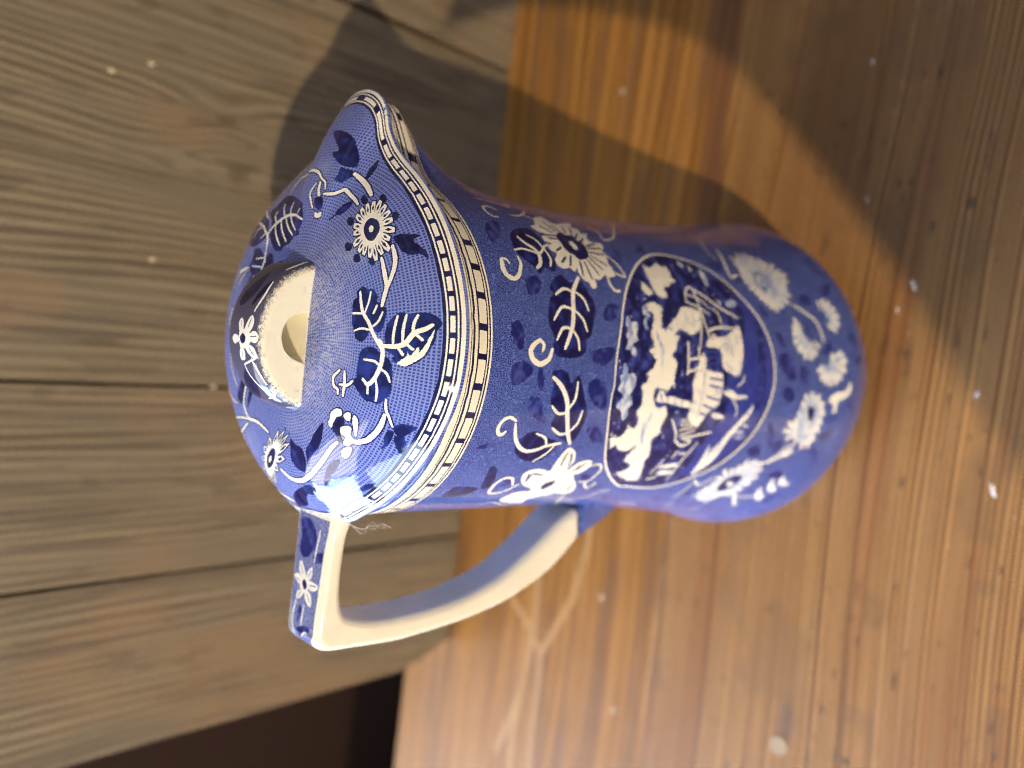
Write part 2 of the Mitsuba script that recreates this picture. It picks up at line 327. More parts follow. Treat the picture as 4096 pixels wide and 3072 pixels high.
LEVEL = {'medallion': .03, 'medallion_ground': .055, 'medallion_shadow': .08, 'shadow_leaf': .03, 'flower_shadow': .04, 'flower_base': .09, 'leaf': .055, 'small_leaf': .055, 'bud_dark': .135,
         'leaf_vein': .09, 'leaf_white': .09, 'stem': .11, 'scroll': .11, 'sprig': .11, 'bud': .11, 'pea_flower': .14, 'flower_a': .115, 'flower_b': .115, 'flower_slit': .15, 'flower_centre': .17,
         'flower_eye': .20, 'medallion_rim': .14, 'scene_sky': .10, 'scene_cloud': .125, 'scene_leaves': .08, 'scene_water': .08, 'scene_ragged_leaves': .185, 'scene_hatching': .165, 'scene_foliage': .115, 'scene_figure': .14, 'scene_column': .14, 'scene_pillar': .14, 'scene_grass': .13, 'scene_lattice': .155, 'scene_line': .175, 'small_leaf_white': .115}
OWNER = {'b': ('pitcher__body', S_body), 'l': ('lid__dome', S_lid)}
NAME = {'leaf_vein': 'leaf_vein', 'flower_a': 'flower', 'flower_b': 'flower', 'pea_flower': 'flower', 'small_leaf_white': 'small_leaf', 'leaf_white': 'leaf_vein', 'bud_dark': 'bud', 'flower_slit': 'petal_line',
        'medallion_ground': 'medallion', 'medallion_shadow': 'medallion', 'scene_line': 'scene_line', 'scene_lattice': 'scene_lattice'}
DATA = """stem l w s 0.9 40.5,18 43.5,18 45.7,16.3 46.4,7.5 46.5,4.2 45.6,1 43.9,-1.4
bud l w s 0.8 42.5,0.4 39.9,1.9 38,0.7 35.6,-1.3
bud l w s 1.1 42.7,-1.4 40.3,-1.9 38.7,-3
bud l w s 0.6 43.9,-1.4 42.7,-3.5 40.7,-4.6
bud_dark l d p 0 38.3,-1.2 38.8,-3.6 37.9,-4.6 35.6,-5.3 35,-3.9 36.5,-1.8
bud l w p 0 33.9,-2.8 34.4,-3 34.1,-4.2 34.5,-5.5 33.3,-5.7 32.8,-4.7 33.1,-3.3
stem l w s 1.0 39.4,-4.6 39.5,-7.3 40.2,-9.1 40.8,-10.5 39.4,-12.8 38.2,-15 36.8,-17
stem l w s 1.25 45.4,-11.1 43.7,-14 41.9,-16.7 39.5,-19.6
small_leaf l d p 0 58,2.9 58,-1.2 56.5,-5.4 54.9,-7.6 52.8,-9 50.8,-10 47.8,-10.8 47.1,-9.6 47.5,-7.2 50,-3 51.3,-1.7 52.1,-3.8 54.8,-0.7
small_leaf l d p 0 46.9,-6.9 46.7,-8.3 46.3,-10.2 45.1,-11.2 43.5,-9.6 42.8,-8.5 43.6,-6.3 44.8,-7.1
small_leaf l d p 0 34.2,-10.3 36.4,-11.6 37.6,-13.9 37,-15 35.2,-14.2 33.7,-11.9
small_leaf l d s 0.5 34.3,-11.2 32.5,-8.9
small_leaf l k p 0 44.4,-14.6 46.5,-14.2 49.8,-14.9 47.6,-15.9 45,-15.7 44.1,-15.2
leaf l d p 0 35.6,26.4 37.4,23.1 39.8,20.6 40.2,17.3 39.1,11.5 37.3,5.1 35.8,3.9 33.6,2.5 31.3,2 29.8,3 28.1,2.3 27.5,5.2 25.7,7 25.1,9 23.7,10.6 23.6,13.4 25.1,15.9 26.9,18.2 28.2,19.8 30.4,20.1 33.1,22.6
leaf_vein l w s 0.9799999999999999 27.9,21 30.4,19.4 31.9,17.2 33.5,14 34,10.6 33.8,6.8
leaf_vein l w s 0.595 31.8,17.8 34,20.5 35.4,20.2
leaf_vein l w s 0.595 33.5,14 35.8,16.6 37.4,17.3
leaf_vein l w s 0.595 34,11.2 35.9,12.1 37.8,12.1
leaf_vein l w s 0.595 33.8,6.8 35.5,5.3
leaf_vein l w s 0.595 31,17.8 28.2,15.5 25.1,11.8
leaf_vein l w s 0.595 32.5,15.5 29.7,13.1 26.3,9
leaf_vein l w s 0.595 33.1,13.1 30.3,9.9 28.1,6.2
leaf_vein l w s 0.595 33.8,10.8 31.5,8.2 29.5,4.8
leaf_vein l w s 0.595 33.7,6.6 32.5,2.5
leaf l d p 0 27.4,40.6 29.4,39.7 31.9,36.1 34.6,34.7 34.7,28.8 32.1,23.2 28.2,21.2 26.3,23.6 24.8,28.3 25.3,33.1
leaf_vein l w s 0.84 33.1,37.6 31.3,27.6 29.2,22.8 27.6,20.4 25.1,19.2 22.6,18.9 20.2,18.1
leaf_vein l w s 0.51 31,27.2 29.8,31.1 27.9,31.8
leaf_vein l w s 0.51 28.9,22.5 27.3,25.2
stem l w s 0.7 37.3,35.2 33.5,25.3
leaf l d p 0 24.1,27.7 24.4,24.6 23.4,21.7 21.9,18.8 22.9,15.4 21.1,13.5 18.4,13.7 15.9,16.6 13.9,19.3 12,22 11.2,26 13.7,26.1 14.6,27.2 16.5,25.7 18.7,28.4 21.2,27
leaf_vein l w s 0.84 27.5,20.4 24.4,19.1 21.3,18.6 18.2,19.3 14.5,20.1
leaf_vein l w s 0.51 21.6,18.7 21.2,24.2
leaf_vein l w s 0.51 18.8,18.9 19,26.1
leaf_vein l w s 0.51 15.5,19.4 16,24
stem l w s 0.5 18.4,28.2 16.7,35.1 14.1,38 12.2,38.4
stem l w s 0.5 17.7,28.8 15.1,32.8 12.9,34.5
stem l w s 0.8 18.5,28.3 18,32.8 16.9,36.6
flower l w f 16:0.55:0 1.7,34.2 2,29.7 -3,33
stem l w s 0.6 -7.7,35.2 -12.3,33.4 -16.9,28.7
stem l w s 0.6 -18.2,43.3 -21.4,34.4 -22.1,29.6
flower l w f 19:0.5:0 30.2,-25.2 30.6,-31.5 21.7,-28.8
flower_shadow l k p 0 38.7,-24.6 37.8,-24.9 37.4,-24.5 37.7,-23.6 38.6,-22.6 39.5,-22.3 40,-22.8 39.6,-23.7
flower_shadow l k p 0 38.2,-19.4 37.3,-19.6 36.8,-19.1 37.2,-18 38.1,-17.1 39.1,-16.8 39.5,-17.3 39.1,-18.4
flower_shadow l k p 0 32.1,-18.5 31.2,-18.7 30.8,-18 31.2,-16.8 32,-15.9 32.9,-15.8 33.3,-16.5 33,-17.6
flower_shadow l k p 0 25.4,-21.2 24.5,-21.2 24.1,-20.4 24.4,-19.4 25.3,-18.6 26.1,-18.6 26.5,-19.4 26.2,-20.4
flower_shadow l k p 0 34.2,-30.4 33.3,-30.6 32.9,-30.3 33.2,-29.4 34,-28.7 34.9,-28.5 35.3,-28.9 35,-29.7
flower_shadow l k p 0 27.4,-32.1 26.5,-32.2 26.1,-31.7 26.4,-31 27.3,-30.3 28.1,-30.2 28.5,-30.7 28.2,-31.5
flower_shadow l k p 0 22.5,-25.2 21.6,-25.2 21.3,-24.5 21.6,-23.5 22.4,-22.8 23.2,-22.9 23.6,-23.6 23.3,-24.5
flower_shadow l k p 0 22.1,-29.9 21.3,-29.9 20.9,-29.4 21.2,-28.5 22,-27.9 22.8,-27.9 23.2,-28.5 22.9,-29.3
stem l w s 1.05 22.9,-31.3 20.6,-32.6 18.5,-33.7 16,-34.9 14.1,-34.9 12,-34.9 11.2,-34.9
stem l w s 1.0 26.3,-32.7 24,-34.2 21.6,-35.1 18.9,-35.3 16,-35.2
small_leaf l k p 0 28.5,-31.9 29.5,-33.2 29.7,-35.4 29.7,-37.4 28.2,-36.6 27,-38.4 25.6,-40.4 24,-41.2 24.9,-39.3 24.4,-37.7 25.2,-35.3 26.7,-33.7
leaf l d p 0 9.1,-26.3 11.5,-26 12.9,-27.1 13.9,-26.5 15.4,-28.2 15,-29.9 14.9,-31.8 13.4,-33.1 12.1,-33.4 11.3,-35.3 10.1,-36.4 7.5,-36.4 5.3,-35.9 4.4,-34.9 5.6,-33.2 4.2,-32.5 2.8,-31.8 1.8,-30.2 2.7,-28.4 4.5,-27.7 6.2,-26.7
leaf_vein l w s 0.9799999999999999 0.2,-36.8 1.9,-35.6 4.3,-33.7 6.7,-32.1 8.9,-30 10.9,-28.9 14,-27.8
leaf_vein l w s 0.595 8.9,-30.4 11.9,-31 14.3,-31
leaf_vein l w s 0.595 5.8,-33.2 7.3,-34.7 9.7,-35.4
leaf_vein l w s 0.595 5,-32.7 5.1,-30.1 4.4,-28
leaf_vein l w s 0.595 8.9,-30 8.6,-26.6
leaf_vein l w s 0.595 9.2,-33 11.1,-33.5
leaf l d p 0 2.2,-37.3 4.4,-36.9 6.9,-37.1 9,-38.3 10.1,-39.6 10,-41.5 10.6,-43.5 10.6,-45.9 9.6,-47.4 8.5,-48.1 6.5,-47.5 4,-47.4 0.7,-46.3 -1.1,-45 -2.6,-43.1 -2.6,-40.9 -1.6,-39.4 -0.3,-39.6 0.4,-37.7
leaf_white l w p 0 -2.1,-40.5 -0.4,-42.4 1,-42.5 -0.1,-43.2 1.9,-44.3 2.3,-44.8 1.1,-44.9 3.1,-45.9 7,-47 4.2,-46.9 0.9,-46.1 -0.8,-44.8 -2.5,-42.8 -2.6,-41.2
leaf_vein l w s 1.2 1.5,-36.4 1.6,-38.2 1.8,-40 2.8,-41.9 5.5,-43.4 6.8,-45.4 7.9,-46.4
leaf_vein l w s 0.7 1.9,-39.2 5.3,-39 9.1,-39.2
leaf_vein l w s 0.7 2.8,-41.3 6.2,-41 9.6,-41.1
leaf_vein l w s 0.7 5.2,-43.2 7.7,-43 9.9,-43.4
leaf_vein l w s 0.7 2.7,-42.1 1.6,-43.5
leaf_vein l w s 0.7 5.4,-43.7 4.1,-45.1
leaf_vein l w s 0.7 1.7,-40.3 -0,-41.6
leaf l d p 0 -4.7,-29.9 -1.8,-30.3 -0.1,-30.9 0.8,-32.7 0.7,-35 -0.7,-36.5 -1.4,-38.5 -3.4,-39.5 -6.2,-39.5 -9.5,-39 -11.6,-37.5 -12.9,-35.8 -12.7,-34.2 -12.4,-32.1 -10.1,-29.9 -8.4,-28.6 -6.9,-29.8
leaf_vein l w s 1.1199999999999999 2.8,-35.7 1.8,-36.4 -0.3,-36.9 -2.9,-36.7 -6.2,-35.4 -8.4,-33.3 -7.3,-31.8
leaf_vein l w s 0.68 -3.5,-36.4 -2.5,-34.9 -2.4,-31.9
leaf_vein l w s 0.68 -4.1,-36.7 -5.2,-38.3 -7,-38.9
leaf_vein l w s 0.68 -6.8,-35.4 -9.6,-35.7 -12.2,-35.2
leaf_vein l w s 0.68 -8.4,-33.3 -10.6,-33.1
sprig l w s 0.9 -6,-23.9 -8,-21.7 -10.1,-21.9 -11,-23.5 -12.1,-23.5
sprig l w s 1.0 -6.2,-25.7 -9.1,-25.9 -12.3,-25.4
sprig l w s 0.8 -9.6,-24.2 -9.5,-26.8 -8.2,-28.6
stem l w s 0.7 -11.5,-37.8 -14.1,-37.5 -15.7,-37.9 -18.2,-38.2
stem l w s 1.25 -15.5,-37 -18.3,-35.6 -20.9,-33.5 -23,-30.8 -23.8,-27.9 -23.2,-27.3
small_leaf l d p 0 -19.5,-38.2 -17.7,-39.1 -17.1,-40.8 -17.5,-42.7 -17.7,-43.3 -19.6,-41.2 -20.6,-39.2
small_leaf l d p 0 -19.5,-38.2 -19.3,-37.1 -20.8,-35.9 -23.3,-35 -24.8,-33.7 -23.5,-35.8 -21.2,-37.5
small_leaf l d p 0 -20.8,-38.1 -20.2,-39.8 -22.1,-40 -25.9,-39.5 -26.6,-39 -25.4,-38 -22.8,-37.5
flower_centre l k p 0 -21.2,-21.3 -18.7,-23 -17.9,-25.2 -19.5,-25.4 -20.8,-23.9 -22.5,-23.7 -24.6,-24.2 -24.5,-22.9 -22.7,-22.2
pea_flower l w p 0 -19.2,-20.4 -17.1,-21.2 -15.9,-23.2 -16,-24.8 -17.4,-24.9 -18.2,-23.1 -19.8,-21.8 -21.3,-20.9 -20.3,-19.9
pea_flower l w p 0 -17.3,-25.4 -16.3,-26.7 -16.6,-27.8 -18.3,-27.5 -18.5,-26.2
pea_flower l w p 0 -17.4,-28.3 -16.8,-29.2 -18.5,-29.8 -22.5,-28.4 -20.6,-28.1
pea_flower l w p 0 -20.8,-24 -19.9,-26 -20.2,-27.6 -21.9,-27 -23.5,-27.6 -25.2,-25.7 -24.9,-24.2 -23,-25.2 -22.4,-24
pea_flower l w p 0 -27,-23 -25.4,-25.6 -25.8,-26.6 -28.4,-24.8 -28.7,-23.2
stem l w s 1.3 -24.9,-22.3 -26.7,-20 -30.1,-16.7 -33,-13.5 -36.1,-9.8 -38.5,-5.2 -39.1,-0.4 -38,2.4 -37.2,3.8
flower l w f 14:0.45:1 -35.1,8.8 -33.5,0.6 -45.8,17.7
small_leaf l d p 0 -27,-3.5 -28.3,-5.9 -28.6,-7.7 -29.5,-8.9 -32.9,-9.4 -35.6,-8 -35,-4.6 -33,-2.9 -30,-3.1
small_leaf l d p 0 -32.5,-9.9 -28.7,-10.3 -26.6,-12.3 -24.1,-13.9 -20.4,-17.9 -24.1,-17.2 -27.2,-15.5 -30,-12.5 -33.7,-9.9
small_leaf l d p 0 -36.4,-14.3 -33.1,-16.4 -30.6,-19 -29.4,-22 -32.4,-20 -35.4,-16.4
small_leaf l d p 0 -36.7,-14.1 -36.1,-17.4 -34.1,-21.7 -33.4,-23.7 -35.9,-19.9 -38.5,-15.8 -38.5,-13.9
small_leaf l d p 0 -38,-22.7 -35.6,-26.1 -34.7,-29.1 -36.8,-26.2 -38.2,-23.1
small_leaf l d p 0 -43.5,2.1 -39.5,-6.4 -39.6,-8.8 -40.1,-10.8 -42.4,-7.3 -42.7,-4.5 -46.8,-0.5 -48.7,6 -46.5,5.2
small_leaf l d p 0 -19.2,28.9 -15.1,26.1 -13,24.7 -12.7,22.1 -14.7,22.7 -17.9,23.7 -21.5,24.7 -21,28.3
small_leaf l d p 0 -22.2,21.1 -17.1,17.3 -13.9,16.3 -14.2,18.9 -18.7,20.7
stem l w s 1.0 -27.2,8.1 -26.2,11.3 -25.3,15.2 -25.2,20.4 -23.4,22.5 -21.4,23.8 -17.8,22.9 -14.5,21.6
stem l w s 0.6 -25.5,20.5 -25.9,26.9 -27.6,37.6
stem l w s 0.7 -26.7,21.6 -29.4,27 -32,34.5
stem l w s 0.7 -31.5,29.3 -34.6,32.3 -36.9,30.2
stem l w s 0.9 -45.7,15.5 -46.5,10.5 -47.1,6.2
scroll b w s 1.1 293.1,226.1 291.2,225.8 289.3,226.5 286.5,228.1 285,230.5 285.9,233 288.2,233.8 291.2,233.2
scroll b w s 0.7 291.6,233 291.5,231.1 290.1,230.4
scroll b w s 1.5 290.8,233 288.3,233.4 286.1,232.7 285.3,230.8
leaf b d p 0 302.5,224.5 304.9,221.8 307,217.2 306.7,213.9 303.2,211.7 299.5,212 298,211.1 292.6,211.1 289.7,212.7 290.2,214.7 290.7,216.2 288.5,218.8 289.4,220.1 291.4,221.8 293.3,224.4 294.7,225.4 296.6,226.2 299.6,225.5
leaf_vein b w s 1.19 301.6,222 299.7,220.5 298,218 296.2,216.8 293.7,216.9 291.6,218 290.1,219.7
leaf_vein b w s 0.7224999999999999 303.5,217.6 302.1,214.9 299.7,213.7 298.9,213.3
leaf_vein b w s 0.7224999999999999 298.9,213.3 296,212.5 294,212.4 291.7,213.7
leaf_vein b w s 0.7224999999999999 295.8,226.1 296.8,222.8 296.5,219.6 296.1,216 299.4,212.5 300.8,210
flower_a b w p 0 308.6,212.7 310.4,209.7 314.8,207 317.1,201.9 314.8,200.4 313.6,198 315.7,193.4 317.2,188.5 313.9,190.3 313.3,187.7 310.7,188.3 311.7,184.4 308.6,187.4 306.6,186.3 307.1,181.7 304.9,181.8 303,183.8 300.7,183.3 297.6,184.7 295.6,183.9 292.2,184.2 291.2,187.8 291.9,189 289.3,193.3 289.8,195 286.8,195.4 285.7,197.7 287.8,198.9 288.3,200.6 289.7,201.4 291.2,202.1 292.8,201.8 291,203.6 292.3,205.3 291.5,208 292.4,210.3 294.8,210.3 297.1,208.4 298.1,210.1 299.8,210.6 301.6,208.2 302,210.6 303.9,210.8 306,208.2 306.4,210.6
flower_slit b d s 0.8 309.8,207.9 307.3,204.5
flower_slit b d s 0.8 313.1,204.1 308.3,202.4
flower_slit b d s 0.8 312.1,201.1 308.9,200.1
flower_slit b d s 0.8 312.3,196.1 309.1,197.1
flower_slit b d s 0.8 312.7,192.3 308.6,194.5
flower_slit b d s 0.8 310,190.9 307.1,193.5
flower_slit b d s 0.8 307.5,189.8 305.2,193
flower_slit b d s 0.8 305.8,185.4 303.6,191.1
flower_slit b d s 0.8 303.9,184.1 302.6,190.7
flower_slit b d s 0.8 300.9,184.7 300.6,191.6
flower_slit b d s 0.8 296.1,186.2 299.1,192
flower_slit b d s 0.8 293.9,189.5 298,193.2
flower_slit b d s 0.8 291.4,192.3 296.8,194.9
flower_slit b d s 0.8 289.6,196.6 295.6,197
flower_slit b d s 0.8 290.3,200.2 295.3,199.2
flower_slit b d s 0.8 293.2,204.5 297.3,202.3
flower_slit b d s 0.8 293.9,207.8 296.4,205.1
flower_slit b d s 0.8 298.6,207.6 300.4,204.8
flower_slit b d s 0.8 304,208.1 304.3,204.2
flower_slit b d s 0.8 305.2,209.1 306.1,203
flower_centre b d p 0 307.3,202.2 308.8,199.2 307.7,198 308,194.4 306,193.9 304.8,192.2 302.4,191.9 298.4,193.4 296.2,198.6 297.7,200.2 299.4,203 302.5,203.5 304.9,203.8
flower_eye b w p 0 303.8,199.3 304.3,197 302,196.4 300.6,197.5 301.3,199
scroll b w s 0.7 317,179.7 317.1,177 313.6,176.9 309.7,177.5 312.5,170.7 318.1,164.9 326.6,157.4
scroll b w s 0.8 300.7,183.3 298.3,180.6 295.4,179.2 292.5,179 293.5,183.5
scroll b w s 1.0 291.2,188.4 288,188.3 286.3,186.5 286.6,184.3
scroll b w s 0.8 310.5,224.5 310.5,226.8 312.4,228 315.4,227.3 316.6,224.4 315.1,222.1
scroll b w s 0.6 321.9,225.8 321.5,219.3 319.5,214.2 322.2,213.6
scroll b w s 0.6 313.6,217.6 314.1,213.8 317.7,208.9 319.5,208
scroll b w s 0.6 315.6,210.9 313.8,208.2
leaf b d p 0 288.3,212.4 289,209.9 287.6,208.7 286.8,206.7 288.1,202.5 284.6,200.5 281.9,199 279.2,198.5 274.2,200.2 269.7,202 268.6,203.9 264.7,204.1 262.8,207.8 262.4,212.2 262.9,216.1 265,218 267.6,217.2 270.7,218.4 273.2,219.4 279.2,218.1 282.2,215.7 283.4,217 285.7,215.5
leaf_vein b w s 1.4 289,202.9 286.2,205.3 283.1,207.3 278.5,208.4 273.4,209.3 269.7,210.7 265.4,212.8
leaf_vein b w s 0.85 283.5,207.4 284.2,210.8 281.9,214.9
leaf_vein b w s 0.85 277.6,208.8 278,213.2 273.7,217.1
leaf_vein b w s 0.85 271.4,210.1 271.4,213.6 267.7,216.2
leaf_vein b w s 0.85 283.6,206.4 281.8,203.3 278.1,201.9
leaf_vein b w s 0.85 277.5,208 274.8,204.8 271.3,203.4
leaf_vein b w s 0.85 270.8,209.3 268.3,207.4 265.2,206.9
shadow_leaf b m p 0 304.3,233.1 307.9,228.3 306.3,226.8 301.5,229 297.4,233 299.6,234.3
shadow_leaf b m p 0 285.5,225.6 287.4,221.7 285.9,219.7 282.2,221.2 280.2,224.5 282.4,226
shadow_leaf b m p 0 270.7,233.6 272.2,230.8 269.2,229 264.2,229.3 264.1,231.3 267,233.3
shadow_leaf b m p 0 278.1,195.1 281.4,190.8 280.4,187 276.2,190 275.4,194.7
scroll b w s 1.5 264.5,218.1 261.6,219.2 259.9,222.4 261.2,225.3 263.6,226.4 265.5,225.2 267.1,222.9
scroll b w s 1.0 267.1,222.9 265.7,221.4 263.9,221.8
scroll b w s 1.1 242.1,226.6 243.2,229.3 242,231.5 239.6,232.2 237.5,231.1 237.5,229.6 238.4,229
leaf b d p 0 257.7,217.3 258.6,214.5 258,210.9 254.7,208.7 257.5,206.2 254.2,203.9 250.4,201.7 245.6,198.7 240.6,198.5 236.5,199 234.7,200.6 235.6,204.3 237.8,209.1 241.2,212.3 244.1,212.1 246.8,214.7 250.6,216 253.7,215.9
leaf_vein b w s 1.4 234.2,200.5 237.9,203.5 242.2,205.9 245.4,207.4 248.6,208.6 252,211 254.5,213.7 256.2,216.5
leaf_vein b w s 0.85 245.4,207.4 244.9,211 247.2,214.4
leaf_vein b w s 0.85 246.2,207.5 249.9,205.7 255.2,206
leaf_vein b w s 0.85 238.3,203.7 237.8,207.1 239.9,211.2
leaf_vein b w s 0.85 238.8,203.4 241.8,201.3 246,201.1
leaf b d p 0 235,223.3 236.3,221.6 238.1,219.6 238.6,216.5 236.5,211 234.7,205.9 231.8,206.2 228.8,207.4 226.8,211.1 227.9,216.8 230.8,221.4
leaf_vein b w s 1.1199999999999999 240.9,226.3 236.7,224.4 233.2,221.3 231.3,217.4 231.8,213.3 233.3,210.2 234.4,204.7
leaf_vein b w s 0.68 233.7,210.4 236.4,212.4 237.9,216.7
leaf_vein b w s 0.68 234.2,206.6 230.3,208.4 227,211.8
shadow_leaf b m p 0 248.8,224.9 249.7,220.5 245.9,217.8 242,214.7 242.3,217.7 245,222.2
shadow_leaf b m p 0 258.6,232.6 260.2,229.3 259,225 255.8,225.8 253,230.6 255.4,232.9
shadow_leaf b m p 0 255.1,200.9 256.8,197.5 253.9,192.8 247.1,191 248.2,196.5 251.3,199.8
shadow_leaf b m p 0 264.9,201.9 267.1,192 264,191.3 261.1,195.5 262,200.6
shadow_leaf b m p 0 239.7,195.8 240.6,191.3 235.1,185.6 235.1,190.8
flower_b b w p 0 232.8,199.9 230.8,195.8 227,193.4 224.8,193.7 221.8,194.8 220.8,200 225,201.5 229.3,201.4
flower_b b w p 0 222.4,192.9 226.4,190.4 226.8,184.9 223.3,183.8 220.8,185.9 219.7,189.6
flower_b b w p 0 216.8,187.7 215.9,183.9 210.7,179.1 206.7,178.9 207.3,185.4 211.6,191.1
flower_b b w p 0 218.6,210.8 221.7,211.6 223.4,208.8 223,203.8 220.1,200 216.1,200 213.2,203 215.4,207.9
flower_b b w p 0 202.3,206.9 209.3,207.1 210.6,200.8 208.9,191.5 205.8,190.9 202.7,194.9 197.9,193.2
flower_b b w p 0 216.3,204.4 220.9,204.3 223.1,198 221.7,190.7 216,185.2 209.4,186.2 205.6,189.6 211.5,201
flower_slit b d s 0.75 230.8,199.1 228.2,199 224.9,198.2
flower_slit b d s 0.75 230.2,197.1 227.6,195.5 224.8,194.8
flower_slit b d s 0.75 225.7,187 222.8,188.8
flower_slit b d s 0.75 224.6,189 221.6,190.1
flower_slit b d s 0.75 217.8,207.7 221,207.5 220.2,202.8
flower_slit b d s 0.75 221,209.1 217.1,207.7
flower_slit b d s 0.75 209,181.7 213.6,183.6
flower_slit b d s 0.75 206.1,204.4 208.8,200.3
flower_centre b d p 0 212,197.1 214.5,198.1 216.3,196.9 216.9,194.6 215,193.5 213,194.1 211.5,195.5
scroll b w s 1.0 215.2,211.8 218.7,214.4 219.1,217.6 216.2,219.4 210.8,218.1 209.8,214.6 211.3,211.8 215.4,209.5
scroll b w s 0.8 224.2,183.4 225,179.9 222.5,176.8 218.5,176.6 215.6,177.7 215.4,181.7
scroll b w s 0.8 215.6,177.7 213.2,176.9 210.8,173 212.9,172 214.6,172.7
small_leaf b d p 0 214.9,224.2 220.2,226 224.8,227.1 224.2,224.4 221.3,222.5 214.8,220.4 212.6,221.6
small_leaf b d p 0 208.5,234.7 214.7,233.6 214.3,226.6 212.7,224 208.8,227.2
scroll b w s 0.6 198.9,213.7 201.3,209.1 196.3,198.9 200.5,198.3
scroll b w s 0.6 185.7,164.3 198.3,175.1 205.7,179.6
scroll b w s 0.6 201.2,173.3 200.7,165.1 207,163.5 209.2,159.3
medallion b d p 0 254.2,189.4 261.6,190 268.2,189.1 275,187 280.3,185.1 287.2,181 292.9,176 298.6,169.4 303.4,161.5 306,154 306.2,147 304.5,136.9 300.8,128.2 296.6,122.5 291.7,118 286,112.9 279.8,108.2 274.1,105.5 268.5,103.7 264.3,103 260.1,102.4 257.2,102.6 251.8,103.4 245.4,104.9 238.8,107.8 233.5,110.8 228.6,114.3 223.8,118.7 218.7,125.5 214.3,132.8 211.8,141.9 212.2,153.7 212.7,158.7 217.3,167 223.6,175.2 229.5,180.5 237.2,185 244.7,188.2 251.6,189.6
medallion_ground b b p 0 296.8,119.2 285.6,113.1 279,107.9 268.4,105 260.8,103.8 257.2,104.1 246.8,107.1 234.3,112.8 225.7,120.8 219.6,129.7 225.1,132.4 238.8,132.5 249.5,127.1 264.7,131.3 271.6,132.2 266.8,125.4 281.5,118.8
medallion_shadow b m p 0 282.6,112.1 275.4,109 265.8,108.1 257,107.9 249.8,108.7 251.8,112.2 260.4,111.9 270.9,113.6
medallion_rim b w s 1.0 254.2,189.4 261.6,190 268.2,189.1 275,187 280.3,185.1 287.2,181 292.9,176 298.6,169.4 303.4,161.5 306,154 306.2,147 304.5,136.9 300.8,128.2 296.6,122.5 291.7,118 286,112.9 279.8,108.2 274.1,105.5 268.5,103.7 264.3,103 260.1,102.4 257.2,102.6 251.8,103.4 245.4,104.9 238.8,107.8 233.5,110.8 228.6,114.3 223.8,118.7 218.7,125.5 214.3,132.8 211.8,141.9 212.2,153.7 212.7,158.7 217.3,167 223.6,175.2 229.5,180.5 237.2,185 244.7,188.2 251.6,189.6 254.2,189.4
scene_sky b w p 0 299.8,165.5 298.9,163.8 298.6,161.8 301.6,156.9 300,155.9 300.1,152.5 297.8,152.5 295.1,152.7 293.5,151.8 292.8,154.7 291,156.8 291.2,158.9 288.7,159.6 286.8,159.5 286.5,162.8 287.4,165.1 290.1,165.9 295,166.3
scene_sky b w p 0 291.6,170.4 290.6,168.9 288.4,167.3 287.3,166.8 286.6,169.8 287.6,171.5 289.4,172.1
scene_sky b w p 0 282.9,172.8 284.1,168.7 283.6,165.7 282.3,164 280,165.3 276.3,166.2 274.3,165 275.1,163.8 273.2,160.9 273.4,157.7 271.2,159 268.4,159.7 266.6,161.4 263.3,159 259.8,159.6 255.5,158.9 256.6,160 254,162.5 254.3,163.6 254.8,168 252.3,168.8 249.2,166.5 247.8,163.8 249,161.2 246.9,159.6 243.9,159.2 241.6,160 238.4,158.6 236.7,161.2 233.3,159.9 228.8,157.4 226.4,157.5 221.2,154.4 216.4,152.5 216.2,157.8 220,166.4 222,163.4 224.7,164.1 227.1,168.9 233.5,167.5 231.3,170.1 231.3,174.3 233.5,178 232.2,179.9 235.6,182.5 237.6,181.2 236.8,178.7 239.6,176.8 241.9,177.1 240,174 243.1,172.6 246,175.1 249,173.9 253.8,175.1 255.1,176.6 257,173.4 259,173.4 259.1,174.4 261.2,171.6 264.4,170.3 267.2,173.6 269.1,170.9 272.7,172.7 275.2,171.3 279.6,169.7 281.4,173.3
scene_cloud b l p 0 274.7,169.2 271.3,168.1 268.7,166.1 264.6,166.1 261.5,166.8 265.2,167.7 269.3,168.3 271.9,169.6
scene_cloud b l p 0 241.3,169.5 244.4,168 247,167.1 243.6,166.5 239,167 234,164.7 236.5,167.5
scene_foliage b l p 0 282.4,174.3 282,171.6 279.6,173.4 279.5,171.3 276.8,174.1 274.4,173.5 274.2,175.1 276.6,175.7 278.5,174.2 279.8,175.4
scene_figure b w p 0 280.2,157.2 283.4,153.9 283.8,149.4 282.9,145.3 281.5,144.2 276.2,146.2 273.9,150.6 274.7,153.7 275.6,157.3 272.5,161 274.4,164 276.6,162.4
scene_line b l s 0.45 282.4,153.2 279.5,152 275.2,151.4
scene_line b l s 0.45 282.7,148.1 279,148.8 274.6,149.3
scene_line b l s 0.45 279.1,157.5 277.2,153.7
scene_line b l s 0.45 275.6,162.1 274.4,158.6
scene_lattice b w s 0.9 285.6,150.2 289.6,148.8 291.9,145.8 290.4,143.9 283,143.6 277.9,142.5 274.4,141.6
scene_lattice b w s 0.9 291.9,145.8 289.1,139.5 285.2,132.8 281.6,123
scene_lattice b w s 0.6 288.8,148.7 287.6,143.1 284.1,137.9
scene_lattice b w s 0.6 285.6,149.7 284.4,144.6 281.8,138.9
scene_lattice b w s 0.7 284.2,136.2 282.5,134 278.1,133.2
scene_lattice b w s 0.7 281.5,143.6 276.3,145.1 269.9,146.7
scene_lattice b w s 0.9 275.1,142.1 276.7,138.8 277.5,133.4 277.7,126.8
scene_lattice b w s 0.8 274.4,141.6 272.7,140.8 272.8,138.5 274.2,138 274.5,139.9
scene_lattice b w s 0.9 271.2,153.1 260.5,153
scene_lattice b w s 0.9 261.2,153.1 262.5,147.6
